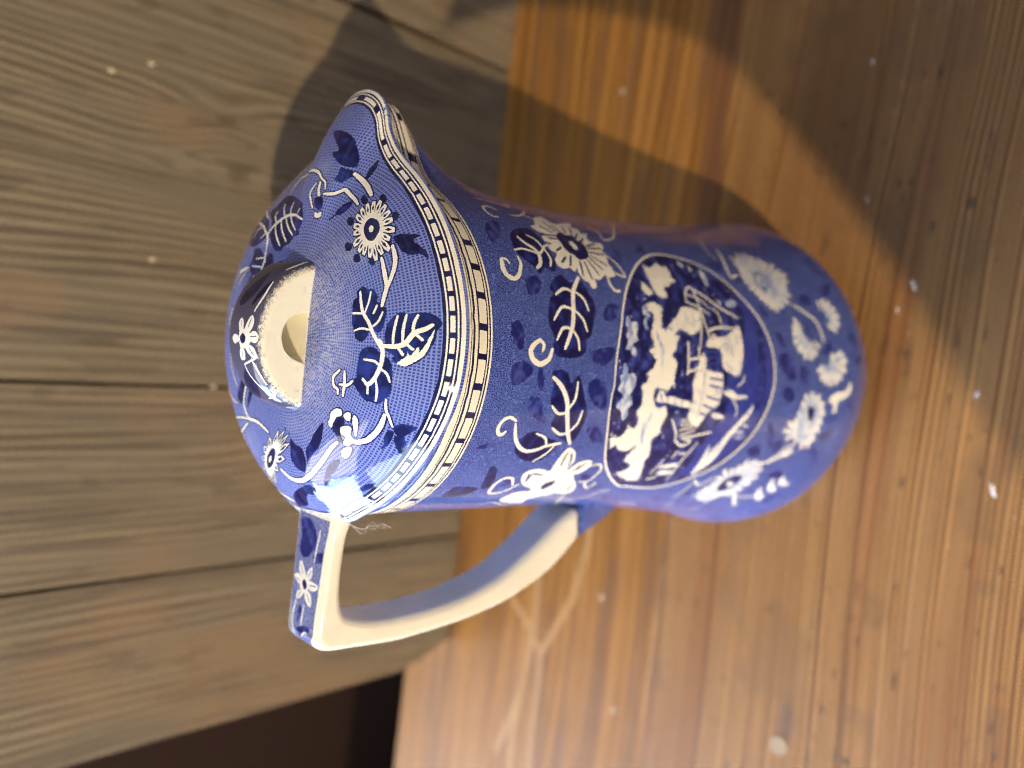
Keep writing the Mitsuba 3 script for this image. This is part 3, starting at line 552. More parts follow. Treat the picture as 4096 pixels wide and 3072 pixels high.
scene_lattice b w s 0.8 265.3,153.2 266.4,146.2
scene_lattice b w s 0.8 269.8,147.5 265.7,147.3
scene_figure b w p 0 270.4,143.3 273.7,140.6 274,135.4 275,130.5 277.4,126.3 278.6,123.5 274,122.3 268.7,122.4 263.4,123.4 261.2,124.9 262,130.4 264.2,134.2 269.7,135.9
scene_line b l s 0.6 265,132.5 263.2,127.6 261.9,124.4
scene_line b l s 0.6 276.7,126.5 271.7,125.7
scene_line b l s 0.6 273,134.4 269,130.1
scene_line b l s 0.6 273.9,130.7 270.2,127.7
scene_column b w p 0 257.9,149.5 260.7,149 265.7,146.7 267.9,145.1 265.9,143.4 262.4,142.6 261.8,134.5 256.8,132.8 257.6,133.1 254.7,132.8 250.4,133.4 248.4,136.6 244.8,139.3 242.1,140.5 242.3,143.5 244.8,147.7 248.6,147.9 254,148.4 258.1,150.1
scene_line b b s 0.8 259.7,140.4 259.3,133.5
scene_line b b s 0.8 257.2,140.4 256.5,133.9
scene_line b b s 0.8 253.3,140.9 252.2,133
scene_line b b s 0.8 250.3,141.5 248.5,133.7
scene_line b b s 0.8 247.4,141.8 245.8,135.8
scene_line b b s 0.8 262.2,139.7 262.1,133.9
scene_line b b s 0.8 264.5,141.1 264.8,134.8
scene_line b b s 0.4 260.5,144 251.7,143.2 245.4,143
scene_line b b s 1.2 268.4,144.5 269,136
scene_line b b s 0.8 266.6,142.8 266.9,136
scene_pillar b w p 0 250.3,166.5 253.5,166.6 253.9,164.1 252.2,162.4 252.4,158.7 251.5,154.1 251,149.5 248.9,148.1 249,153.1 249.6,157.6 250.1,162.1
scene_line b b s 0.5 253.2,165.4 250.4,163.9
scene_line b b s 0.5 251.9,161.2 250,161
scene_line b b s 0.5 251.7,157.4 249.6,157.1
scene_line b b s 0.5 251.2,153.4 249.4,152.7
scene_grass b w p 0 255.1,132.3 256,129.6 255.8,126 254.5,123.2 254.7,118.4 253.6,117.9 252.9,125 253.8,128.9
scene_grass b w p 0 247.7,135.6 247.2,129.5 245.8,127.5 245.6,131 246.2,134.9
scene_grass b w p 0 221,126.3 226.4,127.6 230.7,128.2 235.6,128.8 231.7,126.1 235.9,124.1 240.6,121.7 244.2,119.3 247.5,116.3 250.2,113.9 251.7,112.8 248,112.8 243.6,116.4 237.8,119.6 233.4,120.2 227.7,121 224,123.3
scene_grass b w p 0 224.8,147.2 226.7,139.9 224.7,139.1 223.8,146.3
scene_grass b w p 0 220.5,145.9 222.8,144.8 222.6,138.8 221,137.7 219.9,144.8
scene_lattice b w s 0.6 252.6,125.4 249.8,121.8 246.8,121.4
scene_lattice b w s 0.6 261.6,121.4 259.5,121.6 257.3,124.6
scene_lattice b w s 0.8 244.1,155.5 239.2,150.4 236.3,149
scene_lattice b w s 0.7 243.9,150.5 244.4,148
scene_lattice b w s 0.7 242.4,149.6 242.9,146.1
scene_lattice b w s 0.7 240.4,149 242.3,142.9
scene_lattice b w s 0.7 238.5,147.7 240.8,141.4
scene_lattice b w s 0.8 237.3,146.3 240.5,131.9
scene_lattice b w s 0.9 236.3,149 234.4,144.7 235,141.8 236.7,140.8 236.6,144.1
scene_lattice b w s 0.7 220.8,149.1 227.8,148.3
scene_lattice b w s 0.7 217.4,136.8 228.3,138.4 236.1,136.3
scene_lattice b w s 0.7 228.9,144.7 231.7,144.3
scene_lattice b w s 0.9 230.9,141.9 231.1,139.7
scene_lattice b w s 1.0 217.3,147.8 218.7,144.7
scene_lattice b w s 0.9 222.1,158.1 224.8,157.8
scene_line b l s 0.9 230.3,126.6 234,126.2
scene_line b l s 0.9 233.3,123.1 236.8,122.5
scene_line b l s 0.9 241.1,118.4 241.4,113.6 238.8,116.6
scene_line b l s 0.9 238.9,114.2 239.9,111.2
scene_line b l s 0.9 244,115.4 243.8,112.1
scene_foliage b l p 0 276.9,184.4 278,183.1 276.1,182 276.3,179.4 274,178.8 271.8,180.1 270.2,179.2 268.6,182.4 267.1,180.3 264.8,180.3 265.3,182.3 266.9,183.4 266.7,185.9 269.5,184.3 271.4,185.2 273.6,183.5 274.8,184.8
scene_foliage b l p 0 260.8,186.4 262.5,185.6 260.6,183.9 259,183.6 259.1,180.6 257.1,179.6 255.3,181.8 254.4,183.5 254.3,187 256.9,185.7
scene_foliage b l p 0 258.4,187 258.7,180 254.7,179.5 252.2,180.8 249.2,178.6 247.7,180 244.8,179.2 243.3,181 246.2,182.9 247.9,186.2 250,185.1 251.8,184.2 253.7,187.3 255.8,186.4
scene_foliage b l p 0 302.3,138.8 300.9,138.3 299.5,138.2 299.3,140.1
scene_foliage b l p 0 303.9,143.3 302.6,141.5 300.5,142.6 301.8,144.5
scene_foliage b l p 0 300.8,133.6 299.6,131.7 294.1,132.8 293.1,134.7 296.5,135.2
scene_foliage b l p 0 287.1,127 288.6,123.1 287.5,120.7 285.4,123 285.6,126.6
scene_foliage b l p 0 288.4,132.3 286.9,130.1 285.7,131.4
flower_base b l p 0 308.2,104.3 309.9,92.9 306.7,86.3 302.2,82.5 298,81.3 289.8,86.3 286,94.8 287.7,101.6 292.8,105.8 298.4,108.3
flower_b b w n 2.0 296.6,97.1 309.2,106.5 312,99.1 312.3,94 310.6,90.6 309.2,86.8 307,84.6 306,80.9 303,79.5 301.1,77.5 298.1,78.9 294.9,82.6 291.5,82.7 288.4,86 286.5,91.2 284.6,96.3 285.6,99.6 287.3,101.9 289.3,104.4 291.5,106.1 293.5,108.5 296.5,109.3 299.2,109.2 303.2,107 305.8,107.6
flower_slit b m s 0.9 299.7,99.9 301.3,95.7 300,93 297.2,93.6 294.4,96.7 294.3,100.1 296.4,101.6 299.7,99.9
scroll b w s 1.1 313.3,109.7 308.2,112.1 303.3,114.7 298.4,116 299.6,111.1
scroll b w s 0.5 322.1,111.1 312.6,117.6 306.2,117.5
flower_base b l p 0 282.7,86.3 277.4,83.1 273.7,77.5 270.5,76.2 268.7,80.7 270.2,84.8 272.6,89.3 277.2,89.9
flower_b b w n 2.0 276.9,79.6 283.1,87.4 280.1,89.5 277.3,90.1 274.4,90.2 271.2,88 268.5,84.3 268,79.9 270.1,75.6 272.8,73.2
flower_base b l p 0 289.8,65.9 288.6,61.1 285.1,58.7 279.8,60.3 281.1,64.2 285.9,65.1
flower_b b w n 1.9 283.2,67.7 290.2,66.8 291,62.8 289.7,60.1 287.2,58.3 284.3,57.3 281.1,58.3 278.4,61.4 279.4,63.9
flower_base b l p 0 267.4,73.3 266.9,69.7 270.8,65 271.6,59.3 266.6,59.1 262.1,62.7 260.9,68 262.9,73.7
flower_b b w n 2.0 267.4,68.8 264.8,76 262,73.5 260.4,70 259.9,66.5 260.8,63.1 262.7,60.4 265.6,57.8 269,57.3 272.2,60.4 271.4,65.4
flower_base b l p 0 254.1,82.2 257.2,77.9 255.3,71 250.3,67.6 244,68.3 238.9,68.9 240.4,79 242.1,86 246.5,84.9
flower_b b w n 2.1 251.1,75.9 254,83.4 257,82.1 258.3,77.6 257.5,72.1 254.5,68.2 251,66.4 247.3,66.5 244.2,66.4
flower_b b w n 2.1 243.1,76.8 247.9,84.5 246.6,88 243.4,88.8 240.3,85.2 239,77.7 237.1,71.6 238.3,67.8 241.3,66.9 244.9,70.1 247,75.9
flower_centre b d p 0 252.3,78.3 252.5,74.7 250.6,73.1 247.8,73.4 248.4,76.1
stem b w s 1.2 288.1,84.3 285.1,77.6 282.4,72.8 278.4,71 275.2,70.3
stem b w s 1.3 240.5,77.2 234.4,80.9 230.4,86.7
stem b w s 0.9 230.4,86.7 229.9,88.6
small_leaf_white b w p 0 255.6,66.6 258.3,63 259.2,57.6 262.4,55.2 259.4,53.8 256.8,56.8 255.3,60.9 252.1,60.7 251.6,62.7 253.9,63.1
small_leaf_white b w p 0 233.5,82.5 235.6,80.9 236.4,75.9 233.4,78.6
flower_base b l p 0 208.1,105.5 218.8,107.7 225.4,103.7 229.9,96.7 229.4,90.2 220.9,85.9 214.3,88 208.8,94 205.3,98
flower_b b w n 2.2 218.4,98.2 207.8,108.1 211,109.5 213.7,109.1 217.1,108.9 221,109.8 224.9,109.7 226,105.7 228,102.6 230.8,100.3 231.1,95.4 230.4,89.2 227.2,86.6 223.2,84.8 219.2,85 215.3,85.3 210.5,82.5 205.2,74.7 210.5,88.1 209.8,92.8 206.9,94.1 203.7,94.9 204.8,101.4
flower_centre b d p 0 214.2,101 217.3,103.2 221.1,102.5 223,98.9 222.8,95.3 220.7,93.9 217.6,94 214.1,95.4 213.1,97.5
flower_eye b w p 0 217.4,98.9 219.2,99.6 219.4,97.4 218.1,95.3 216.8,95.6
scroll b w s 0.9 218.4,120.8 215.6,114.9 217.7,113 220.9,111.6
stem b w s 1.0 229.5,88.9 234,84.2 238.5,81.1
stem b w s 0.8 211,82.4 212,75.9 213.5,73.2
small_leaf_white b w p 0 212.3,72 216,75.5 218.4,76.2 215.2,71.4 214.5,68.3 211.1,67.3
small_leaf_white b w p 0 217.8,71.6 221.1,74.2 223.7,74.9 220.4,70.4 218.9,66.3 216.9,66.9
small_leaf_white b w p 0 221.7,69.4 225.4,70.1 223.3,66.8 223,63.1 221,64.5
scroll b w s 0.6 205.5,118.6 210.1,118.2 216.6,119.9
scroll b w s 0.6 196.5,139.1 195.5,127.8
scroll b w s 0.6 195.6,109.3 200.2,110.6
scroll b w s 0.6 195.7,92.4 199.5,91.1
shadow_leaf b m p 0 269.5,99.9 270.4,95 266.7,90.4 260.9,89.2 262,94.8 266.3,100
shadow_leaf b m p 0 266.2,86.2 265.1,81.9 259.9,82.3 260.5,85.5
shadow_leaf b m p 0 245.6,100.1 243.8,95.2 236.5,90.5 238.6,95.4
shadow_leaf b m p 0 238.9,90.1 239.2,85.4 236.9,84.6 234.4,87.1
shadow_leaf b m p 0 242.9,65.3 245.4,61.3 246.3,58.5 242.8,59.4 241.1,62.7
shadow_leaf b m p 0 238.5,66.2 237.5,61.9 233.2,58.9 235,63.6
shadow_leaf b m p 0 234.8,104.8 236.7,100.4 233.8,95.2 231.8,99.4
shadow_leaf b m p 0 295.2,60.5 295.9,54.8 292.9,56.5 291.5,62.4
shadow_leaf b m p 0 290.9,78.6 292.5,72.2 288.8,71.4 288.7,76.4
shadow_leaf b m p 0 224.4,79.6 227.6,75.8 225.4,70.4 223,73.8
shadow_leaf b m p 0 257.4,96.2 258.9,91.8 255.1,88.1 253.6,92.4
shadow_leaf b m p 0 275.2,67.5 274,65.5 270.7,67.2 271.3,71.7
shadow_leaf b m p 0 278.1,100.4 275.6,96.4 271.7,96.1 272.8,99.4"""
batch = {}
def emit(surf, name, tone, poly, mirror=True):
    key, S = OWNER[surf]
    solo = name in ('leaf', 'small_leaf', 'flower_a', 'flower_b', 'flower_centre', 'flower_base', 'scroll', 'stem', 'medallion', 'medallion_rim', 'shadow_leaf', 'pea_flower', 'flower')
    group = NAME.get(name, name)
    k = (key, surf, group, tone, round(LEVEL.get(name, .1), 3), numbered('b:' + name) if solo else name)
    batch.setdefault(k, []).append(poly)
for li, line in enumerate(DATA.strip().splitlines()):
    name, surf, tone, kind, w, *pts = line.split()
    if name == 'medallion': tone = 'p'
    q = [tuple(map(float, t.split(','))) for t in pts]
    if kind == 's': emit(surf, name, tone, rough(stroke(q, float(w) * (1.18 if surf == 'b' and name in ('scroll', 'leaf_vein') else 1)), .025, li))
    elif kind == 'n':
        c = np.array(q[0]); fan = []
        for t in q[1:]:
            t = np.array(t); L = np.linalg.norm(t - c); ww = min(float(w), L * .5)
            a_, b_ = c + (t - c) * .38, c + (t - c) * max(.5, 1 - ww * .5 / L)
            fan.append(sg.MultiPoint([tuple(a_)]).buffer(.12).union(sg.Point(b_).buffer(ww * .43)).convex_hull)
        emit(surf, name, tone, rough(so.unary_union(fan), .04, li))
    elif kind == 'p' and name.startswith('scene_s'): emit(surf, name, tone, rough(blob(q), .26, li))
    elif kind == 'p': emit(surf, name, tone, rough(blob(q), .05 if tone != 'm' else .12, li))
    else:
        n, inner, star = w.split(':'); n, inner = int(n), float(inner)
        c, a, b = map(np.array, q); A, B_ = a - c, b - c
        r = np.random.default_rng(li)
        loc = lambda pp: [tuple(c + A * x + B_ * y) for x, y in pp]
        pol = lambda rr, t: (rr * math.cos(t), rr * math.sin(t))
        white, slit = [], []
        for i in range(n):
            t = (i + r.uniform(-.12, .12)) * 2 * math.pi / n; L = r.uniform(.88, 1.06); h = math.pi / n
            if star == '1': pp = [pol(inner, t - h), pol(.75 * L, t - h * .62), pol(L, t), pol(.75 * L, t + h * .62), pol(inner, t + h)]
            else: pp = [pol(inner, t - h * .9), pol(.8 * L, t - h * .80), pol(.97 * L, t - h * .45), pol(.97 * L, t + h * .45), pol(.8 * L, t + h * .8), pol(inner, t + h * .9)]
            white.append(sg.Polygon(loc(pp)).buffer(0))
            slit.append(sg.Polygon(loc([pol(inner * 1.15, t), pol(.72 * L, t - h * .42), pol(.86 * L, t), pol(.72 * L, t + h * .42)])))
        ringp = sg.Polygon(loc([pol(inner * 1.04, t) for t in np.linspace(0, 2 * np.pi, 60)[:-1]]))
        centre = blob(loc([pol(inner * r.uniform(.66, .80), t) for t in np.linspace(0, 2 * np.pi, 11)[:-1]]))
        halo = so.unary_union(white).buffer(.35)
        emit(surf, 'flower_shadow', 'd', halo)
        emit(surf, 'flower', 'w', so.unary_union(white + [ringp]).difference(so.unary_union(slit)))
        emit(surf, 'flower_centre', 'k', centre); emit(surf, 'flower_eye', 'w', blob(loc([pol(.11, t) for t in np.linspace(0, 2 * np.pi, 9)[:-1]])))
# engraved tree leaves and water lines inside the panel: too small to tell apart
panel = [blob([tuple(map(float, t.split(','))) for t in l.split()[5:]]) for l in DATA.strip().splitlines() if l.split()[0] in ('medallion', 'medallion_ground')]
sky_ = so.unary_union([blob([tuple(map(float, t.split(','))) for t in l.split()[5:]]) for l in DATA.strip().splitlines() if l.split()[0] in ('scene_sky', 'scene_figure', 'scene_column', 'scene_grass')])
rp = np.random.default_rng(21); dark_zone = panel[0].buffer(-1.2).difference(panel[1]).difference(sky_.buffer(.2)); x0, y0, x1, y1 = panel[0].bounds; dabs, dash = [], []
while len(dabs) < 420:
    x, y = rp.uniform(x0, x1), rp.uniform(y0, y1)
    if dark_zone.contains(sg.Point(x, y)) and meshkit.noise(np.array([[x * .32, y * .32, 0]]))[0] > .47: dabs.append(shapely.affinity.rotate(shapely.affinity.scale(sg.Point(x, y).buffer(rp.uniform(.18, .42), quad_segs=2), 1.5, .7), rp.uniform(0, 180)))
while len(dash) < 130:
    x, y = rp.uniform(x0, x1), rp.uniform(y0, y1)
    if panel[1].contains(sg.Point(x, y)): dash.append(sg.LineString([(x - rp.uniform(.6, 2.2), y), (x + rp.uniform(.6, 2.2), y + rp.normal(0, .1))]).buffer(rp.uniform(.08, .16), quad_segs=1).intersection(panel[1]))
edge = sky_.boundary; rag, pal = [], []
for i in range(620):
    q = edge.interpolate(rp.uniform(0, edge.length)); q = sg.Point(q.x + rp.normal(0, .35), q.y + rp.normal(0, .35))
    if panel[0].buffer(-.8).contains(q): (rag if i % 3 else pal).append(shapely.affinity.rotate(shapely.affinity.scale(q.buffer(rp.uniform(.14, .36), quad_segs=2), 1.7, .6), rp.uniform(0, 180)))
hatch = []
solid = so.unary_union([blob([tuple(map(float, t.split(','))) for t in l.split()[5:]]) for l in DATA.strip().splitlines() if l.split()[0] in ('scene_figure', 'scene_column', 'scene_grass', 'scene_pillar')])
while len(hatch) < 90:
    x, y = rp.uniform(x0, x1), rp.uniform(y0, y1)
    if solid.contains(sg.Point(x, y)):
        t = rp.normal(1.2, .5); L = rp.uniform(.5, 1.5); hatch.append(sg.LineString([(x - L * math.cos(t), y - L * math.sin(t)), (x + L * math.cos(t), y + L * math.sin(t))]).buffer(rp.uniform(.08, .17), quad_segs=1).intersection(solid))
emit('b', 'scene_hatching', 'b', so.unary_union(hatch))
emit('b', 'scene_ragged_leaves', 'm', so.unary_union(rag)); emit('b', 'scene_ragged_leaves', 'l', so.unary_union(pal))
# paler leaf shadows scattered between the flowers of the body
taken = so.unary_union([blob([tuple(map(float, t.split(','))) for t in l.split()[5:]]).buffer(.6) for l in DATA.strip().splitlines() if l.split()[1] == 'b' and l.split()[3] == 'p' and len(l.split()) > 8])
rl = np.random.default_rng(8); placed = []
for _ in range(900):
    if len(placed) >= 64: break
    c = np.array([rl.uniform(188, 326), rl.uniform(22, 236)]); L = rl.uniform(2.6, 4.6); t = rl.uniform(0, 2 * np.pi)
    u_, v_ = np.array([math.cos(t), math.sin(t)]), np.array([-math.sin(t), math.cos(t)])
    lf = blob([tuple(c - u_ * L), tuple(c - u_ * L * .3 + v_ * L * .36), tuple(c + u_ * L * .4 + v_ * L * .26), tuple(c + u_ * L), tuple(c + u_ * L * .3 - v_ * L * .34), tuple(c - u_ * L * .4 - v_ * L * .26)])
    if lf.disjoint(taken) and all(lf.disjoint(o) for o in placed): placed.append(lf); emit('b', 'shadow_leaf', 'm', rough(lf, .12, _))
emit('b', 'scene_leaves', 'b', so.unary_union(dabs[:300])); emit('b', 'scene_leaves', 'l', so.unary_union(dabs[300:])); emit('b', 'scene_water', 'm', so.unary_union(dash))
# dark edging that the engraver put round each pale stroke on the lid
for (key, surf, group, tone, lev, nm), polys in list(batch.items()):
    if tone == 'w' and group in ('stem', 'sprig', 'bud', 'flower', 'scroll') and not nm.startswith('flower'):
        batch.setdefault((key, surf, 'shadow_line', 'd', .045 if surf == 'l' else .04, 'edge'), []).append(so.unary_union(polys).buffer(.33 if surf == 'l' else .16))
for (key, surf, group, tone, lev, nm), polys in batch.items():
    S = OWNER[surf][1]; poly = so.unary_union(polys)
    out = drape(S, poly, lev)
    if out is None: continue
    v, f, n = out; pk = numbered(f'{key}__{group}'); raw(pk, v, f, n, 'ink_' + tone)
    many = getattr(poly, 'geoms', None) is not None and len(poly.geoms) > 1
    if many: labels[pk] = {'kind': 'stuff'}
    if surf == 'b':      # the same print comes round again on the far side
        rot = np.array([-1, -1, 1]); pk = numbered(f'{key}__{group}'); raw(pk, v * rot, f, n * rot, 'ink_' + tone)
        if many: labels[pk] = {'kind': 'stuff'}

# borders: lid edge and rim of the pitcher
rb = np.random.default_rng(11)
def ringpoly(b0, b1, wob=.0, n=720, a1=2 * math.pi * 55):
    a = np.linspace(0, a1, n); w = wob * np.interp(a, np.linspace(0, a1, 160), rb.normal(0, 1, 160))
    out = []
    for i in range(0, n - 1, 8):
        s = slice(i, min(i + 9, n)); out.append(sg.Polygon(np.vstack([np.c_[a[s], b0 + w[s]], np.c_[a[s], b1 + w[s]][::-1]])))
    return out
def multi(surf, polys, off, key, mat):
    vs, fs, ns, o = [], [], [], 0
    for q in polys:
        r = drape(surf, q, off, 1.2)
        if r is None: continue
        vs.append(r[0]); fs.append(r[1] + o); ns.append(r[2]); o += len(r[0])
    raw(key, np.vstack(vs), np.vstack(fs), np.vstack(ns), mat); labels[key] = {'kind': 'stuff'}
k = 50.0
multi(S_lidp, ringpoly(.932 * k, .9872 * k, .03), .03, 'lid__dome__border', 'ink_k')
white = ringpoly(.9432 * k, .9490 * k, .02) + ringpoly(.9762 * k, .9815 * k, .02)
a, A = 1.0, 2 * math.pi * 55
while a < A - 3:
    L = rb.uniform(3.7, 4.5); white.append(sg.Polygon([(a, .9560 * k + rb.normal(0, .02)), (a + L, .9560 * k + rb.normal(0, .02)), (a + L, .9682 * k), (a, .9682 * k)]).buffer(.08).intersection(sg.box(0, 0, A, 99))); a += L + rb.uniform(1.3, 1.8)
multi(S_lidp, white, .06, 'lid__dome__border_cells', 'ink_w')
multi(S_lidp, ringpoly(.9866 * k, 1.0 * k), .02, 'lid__dome__edge', 'glaze_cream')
multi(S_body, ringpoly(240.3, 250.0), .03, 'pitcher__body__rim', 'glaze_cream')
lines = ringpoly(240.95, 241.45, .05) + ringpoly(241.9, 242.3, .05) + ringpoly(244.85, 245.35, .05) + ringpoly(246.4, 247.1, .10) + ringpoly(247.5, 247.75, .05)
a = 2.0
while a < A - 3:
    w = rb.uniform(1.5, 2.2); lines.append(sg.Polygon([(a, 242.1), (a + w, 242.1), (a + w + .2, 245.1), (a + .2, 245.1)])); a += rb.uniform(8.2, 9.6)
multi(S_body, lines, .06, 'pitcher__body__border', 'ink_k')

# ------------------------------------------------------------------ handle
PAIRS = [((-.044, .2552), (-.044, .2478)), ((-.0505, .2553), (-.0505, .2485)), ((-.056, .2555), (-.056, .2494)), ((-.065, .2558), (-.065, .2496)), ((-.0720, .2560), (-.0712, .2492)), ((-.0790, .2562), (-.0760, .2482)),
         ((-.0845, .2562), (-.0785, .2468)), ((-.0880, .2540), (-.0793, .2458)), ((-.0893, .2500), (-.0798, .2446)), ((-.0898, .2437), (-.0806, .2425)), ((-.0905, .2345), (-.0822, .2352)), ((-.0910, .2248), (-.0828, .2258)), ((-.0906, .2147), (-.0826, .2158)),
         ((-.0897, .2005), (-.0815, .2017)), ((-.0868, .181), (-.0768, .1826)), ((-.0828, .168), (-.0710, .1712)), ((-.0775, .156), (-.0632, .1592)), ((-.0722, .1490), (-.0590, .1535)), ((-.0668, .1432), (-.0545, .1450))]
END = [((-.0668, .1432), (-.0545, .1450)), ((-.0640, .1390), (-.0525, .1430)), ((-.0600, .1320), (-.0510, .1420)), ((-.0540, .124), (-.048, .140))]
def sweep(pairs, hw, rd=.0028, sub=6):
    o = PchipInterpolator(range(len(pairs)), [p[0] for p in pairs]); i_ = PchipInterpolator(range(len(pairs)), [p[1] for p in pairs])
    u = np.linspace(0, len(pairs) - 1, (len(pairs) - 1) * sub + 1); O, I = o(u), i_(u)
    sec = []
    for cy, cx, t0 in ((1, 1, 0), (-1, 1, 90), (-1, -1, 180), (1, -1, 270)):
        for t in np.radians(np.linspace(t0, t0 + 90, 7)): sec.append((cy, cx, math.cos(t) if False else t))
    V = []
    for j in range(len(u)):
        d = O[j] - I[j]; th = np.linalg.norm(d); d /= th; c = (O[j] + I[j]) / 2; w = hw(u[j]); r = min(rd, th * .42)
        ring = []
        for sy, sx, t in sec:   # walk the rounded rectangle
            y = sy * (w - r) + r * math.cos(t) * 1.0 if False else 0
        for q, (sy, sx) in enumerate(((1, 1), (-1, 1), (-1, -1), (1, -1))):
            for t in np.linspace(0, math.pi / 2, 7):
                ang = q * math.pi / 2 + t
                y = sy * (w - r) + r * math.cos(ang); x = sx * (th / 2 - r) + r * math.sin(ang)
                ring.append([c[0] + d[0] * x, y, c[1] + d[1] * x])
        V.append(ring)
    V = np.array(V); n, mm = V.shape[:2]
    f = []
    for a_ in range(n - 1):
        for b_ in range(mm):
            c_ = (b_ + 1) % mm; f += [[a_ * mm + b_, (a_ + 1) * mm + b_, (a_ + 1) * mm + c_], [a_ * mm + b_, (a_ + 1) * mm + c_, a_ * mm + c_]]
    m = trimesh.Trimesh(V.reshape(-1, 3), f, process=False)
    f += [[0, b_, b_ + 1] for b_ in range(1, mm - 1)] + [[(n - 1) * mm, (n - 1) * mm + b_ + 1, (n - 1) * mm + b_] for b_ in range(1, mm - 1)]
    m = trimesh.Trimesh(V.reshape(-1, 3), f, process=False)
    if m.volume < 0: m.invert()
    return m
hwf = PchipInterpolator([0, 1, 2.5, 5, 8, 11, 14, 18], [.0115, .0100, .0090, .0086, .0082, .0080, .0080, .0090])
put('pitcher__handle', sweep(PAIRS, hwf), 'glaze_cream', 60, label='cream handle with blue printed top strip')
put('pitcher__handle__joint', sweep(END, PchipInterpolator([0, 3], [.0092, .0130])), 'glaze_body', 60)
o_ = PchipInterpolator([-p[0][0] for p in PAIRS[:7]], [p[0][1] for p in PAIRS[:7]])
def S_handle(a, b):   # a = x, b = y in mm, on the top of the handle
    x = a / 1000; e = np.clip((-.0845 - x) / .0035, 0, 1.2)
    return np.stack([x, b / 1000, o_(np.clip(-x, .044, .0845)) - .0022 * e ** 2], -1)
strip = rough(sg.Polygon([(-50.3, 7.6), (-50.3, -7.8), (-60, -6.9), (-72, -6.5), (-84, -6.2), (-87.4, -5.0), (-87.8, 5.0), (-84, 6.2), (-72, 6.6), (-60, 7.0)]).buffer(0), .06, 5)
OWNER['h'] = ('pitcher__handle', S_handle)
def hput(name, poly, lev, mat):
    v, f, n = drape(S_handle, poly, lev, 1.2); pk = numbered('pitcher__handle__' + name); raw(pk, v, f, n, mat)
    if hasattr(poly, 'geoms'): labels[pk] = {'kind': 'stuff'}
pt = lambda s: [tuple(map(float, t.split(','))) for t in s.split()]
def c_hand(p, n, uv):
    f1, f2, r = voronoi(p.x * 1700 + fbm(p.x * 500, p.y * 500, octaves=2) * 2, p.y * 1700)
    return mix((.36, .40, .58), (.020, .034, .20), dr.clip(smoothstep(.08, .34, f2 - f1) + .12, 0, 1))
bsdf('glaze_handle', ceramic(mikit.proc(c_hand)))
hput('printed_strip', strip, .04, 'glaze_handle')
for s in ('-52.5,6.4 -51.8,1.6 -54.9,-2.1 -59.4,-2.1 -63.2,2.0 -61.3,5.2 -56.8,5.2', '-61.7,-1.8 -59.6,-6.1 -62.1,-6.6 -63.4,-2.9', '-84.4,2.7 -82.3,-1.4 -82.7,-4.3 -85.8,-0.4', '-78.5,2.6 -77,1 -80,0.6 -82,2.4'): hput('leaf', rough(blob(pt(s)), .1, 3), .065, 'ink_m')
hput('flower', so.unary_union([blob(pt(s)) for s in ('-65.3,4.5 -64.5,3.4 -66.6,1.4 -68.7,0.6 -69.1,2.2 -67.4,4.1', '-67.2,0.1 -64.8,-1.9 -66.0,-2.5 -68.3,-2.1 -68.9,-0.2', '-69.1,-1.1 -69.1,-5.4 -70.3,-6.0 -71.5,-3.5 -70.9,-1.0', '-72.1,0.0 -72.6,-2.9 -75.4,-3.8 -76.2,-3.1 -74.7,-0.5', '-72.6,1.5 -73.2,0.6 -75.3,2.3 -75.4,4.1 -73.2,3.5', '-71.4,2.2 -70.8,4.7 -69.4,6.3 -68.4,4.4 -69.6,2.1', '-70.1,3.0 -68.5,1.2 -68.9,-1.4 -70.9,-1.6 -73.0,-0.3 -72.4,2.4')]), .09, 'ink_w')
hput('flower_centre', blob(pt('-70.6,1.9 -69.2,1.1 -70.2,-0.5 -71.5,-0.5 -72.1,0.6')), .12, 'ink_k')
hput('petal_line', so.unary_union([stroke(pt(s), .3) for s in ('-65.6,3.8 -67.8,1.9', '-66,-2.0 -68,-.9', '-69.7,-4.9 -70.2,-2.2', '-75,-2.9 -73,-1.2', '-74.8,3.2 -73,1.9', '-69.8,5 -70.2,3')]), .12, 'ink_m')
hput('stem', so.unary_union([stroke(pt(s), .6) for s in ('-53.8,-3.9 -57.7,-3.4 -63.2,-2.7', '-76.0,3.8 -81.4,4.9 -86.1,3.8', '-76.5,-0.4 -79.8,-0.1 -82.4,0.2', '-85.6,-0.4 -84.2,-1.8 -84.0,-2.9')]), .09, 'ink_w')

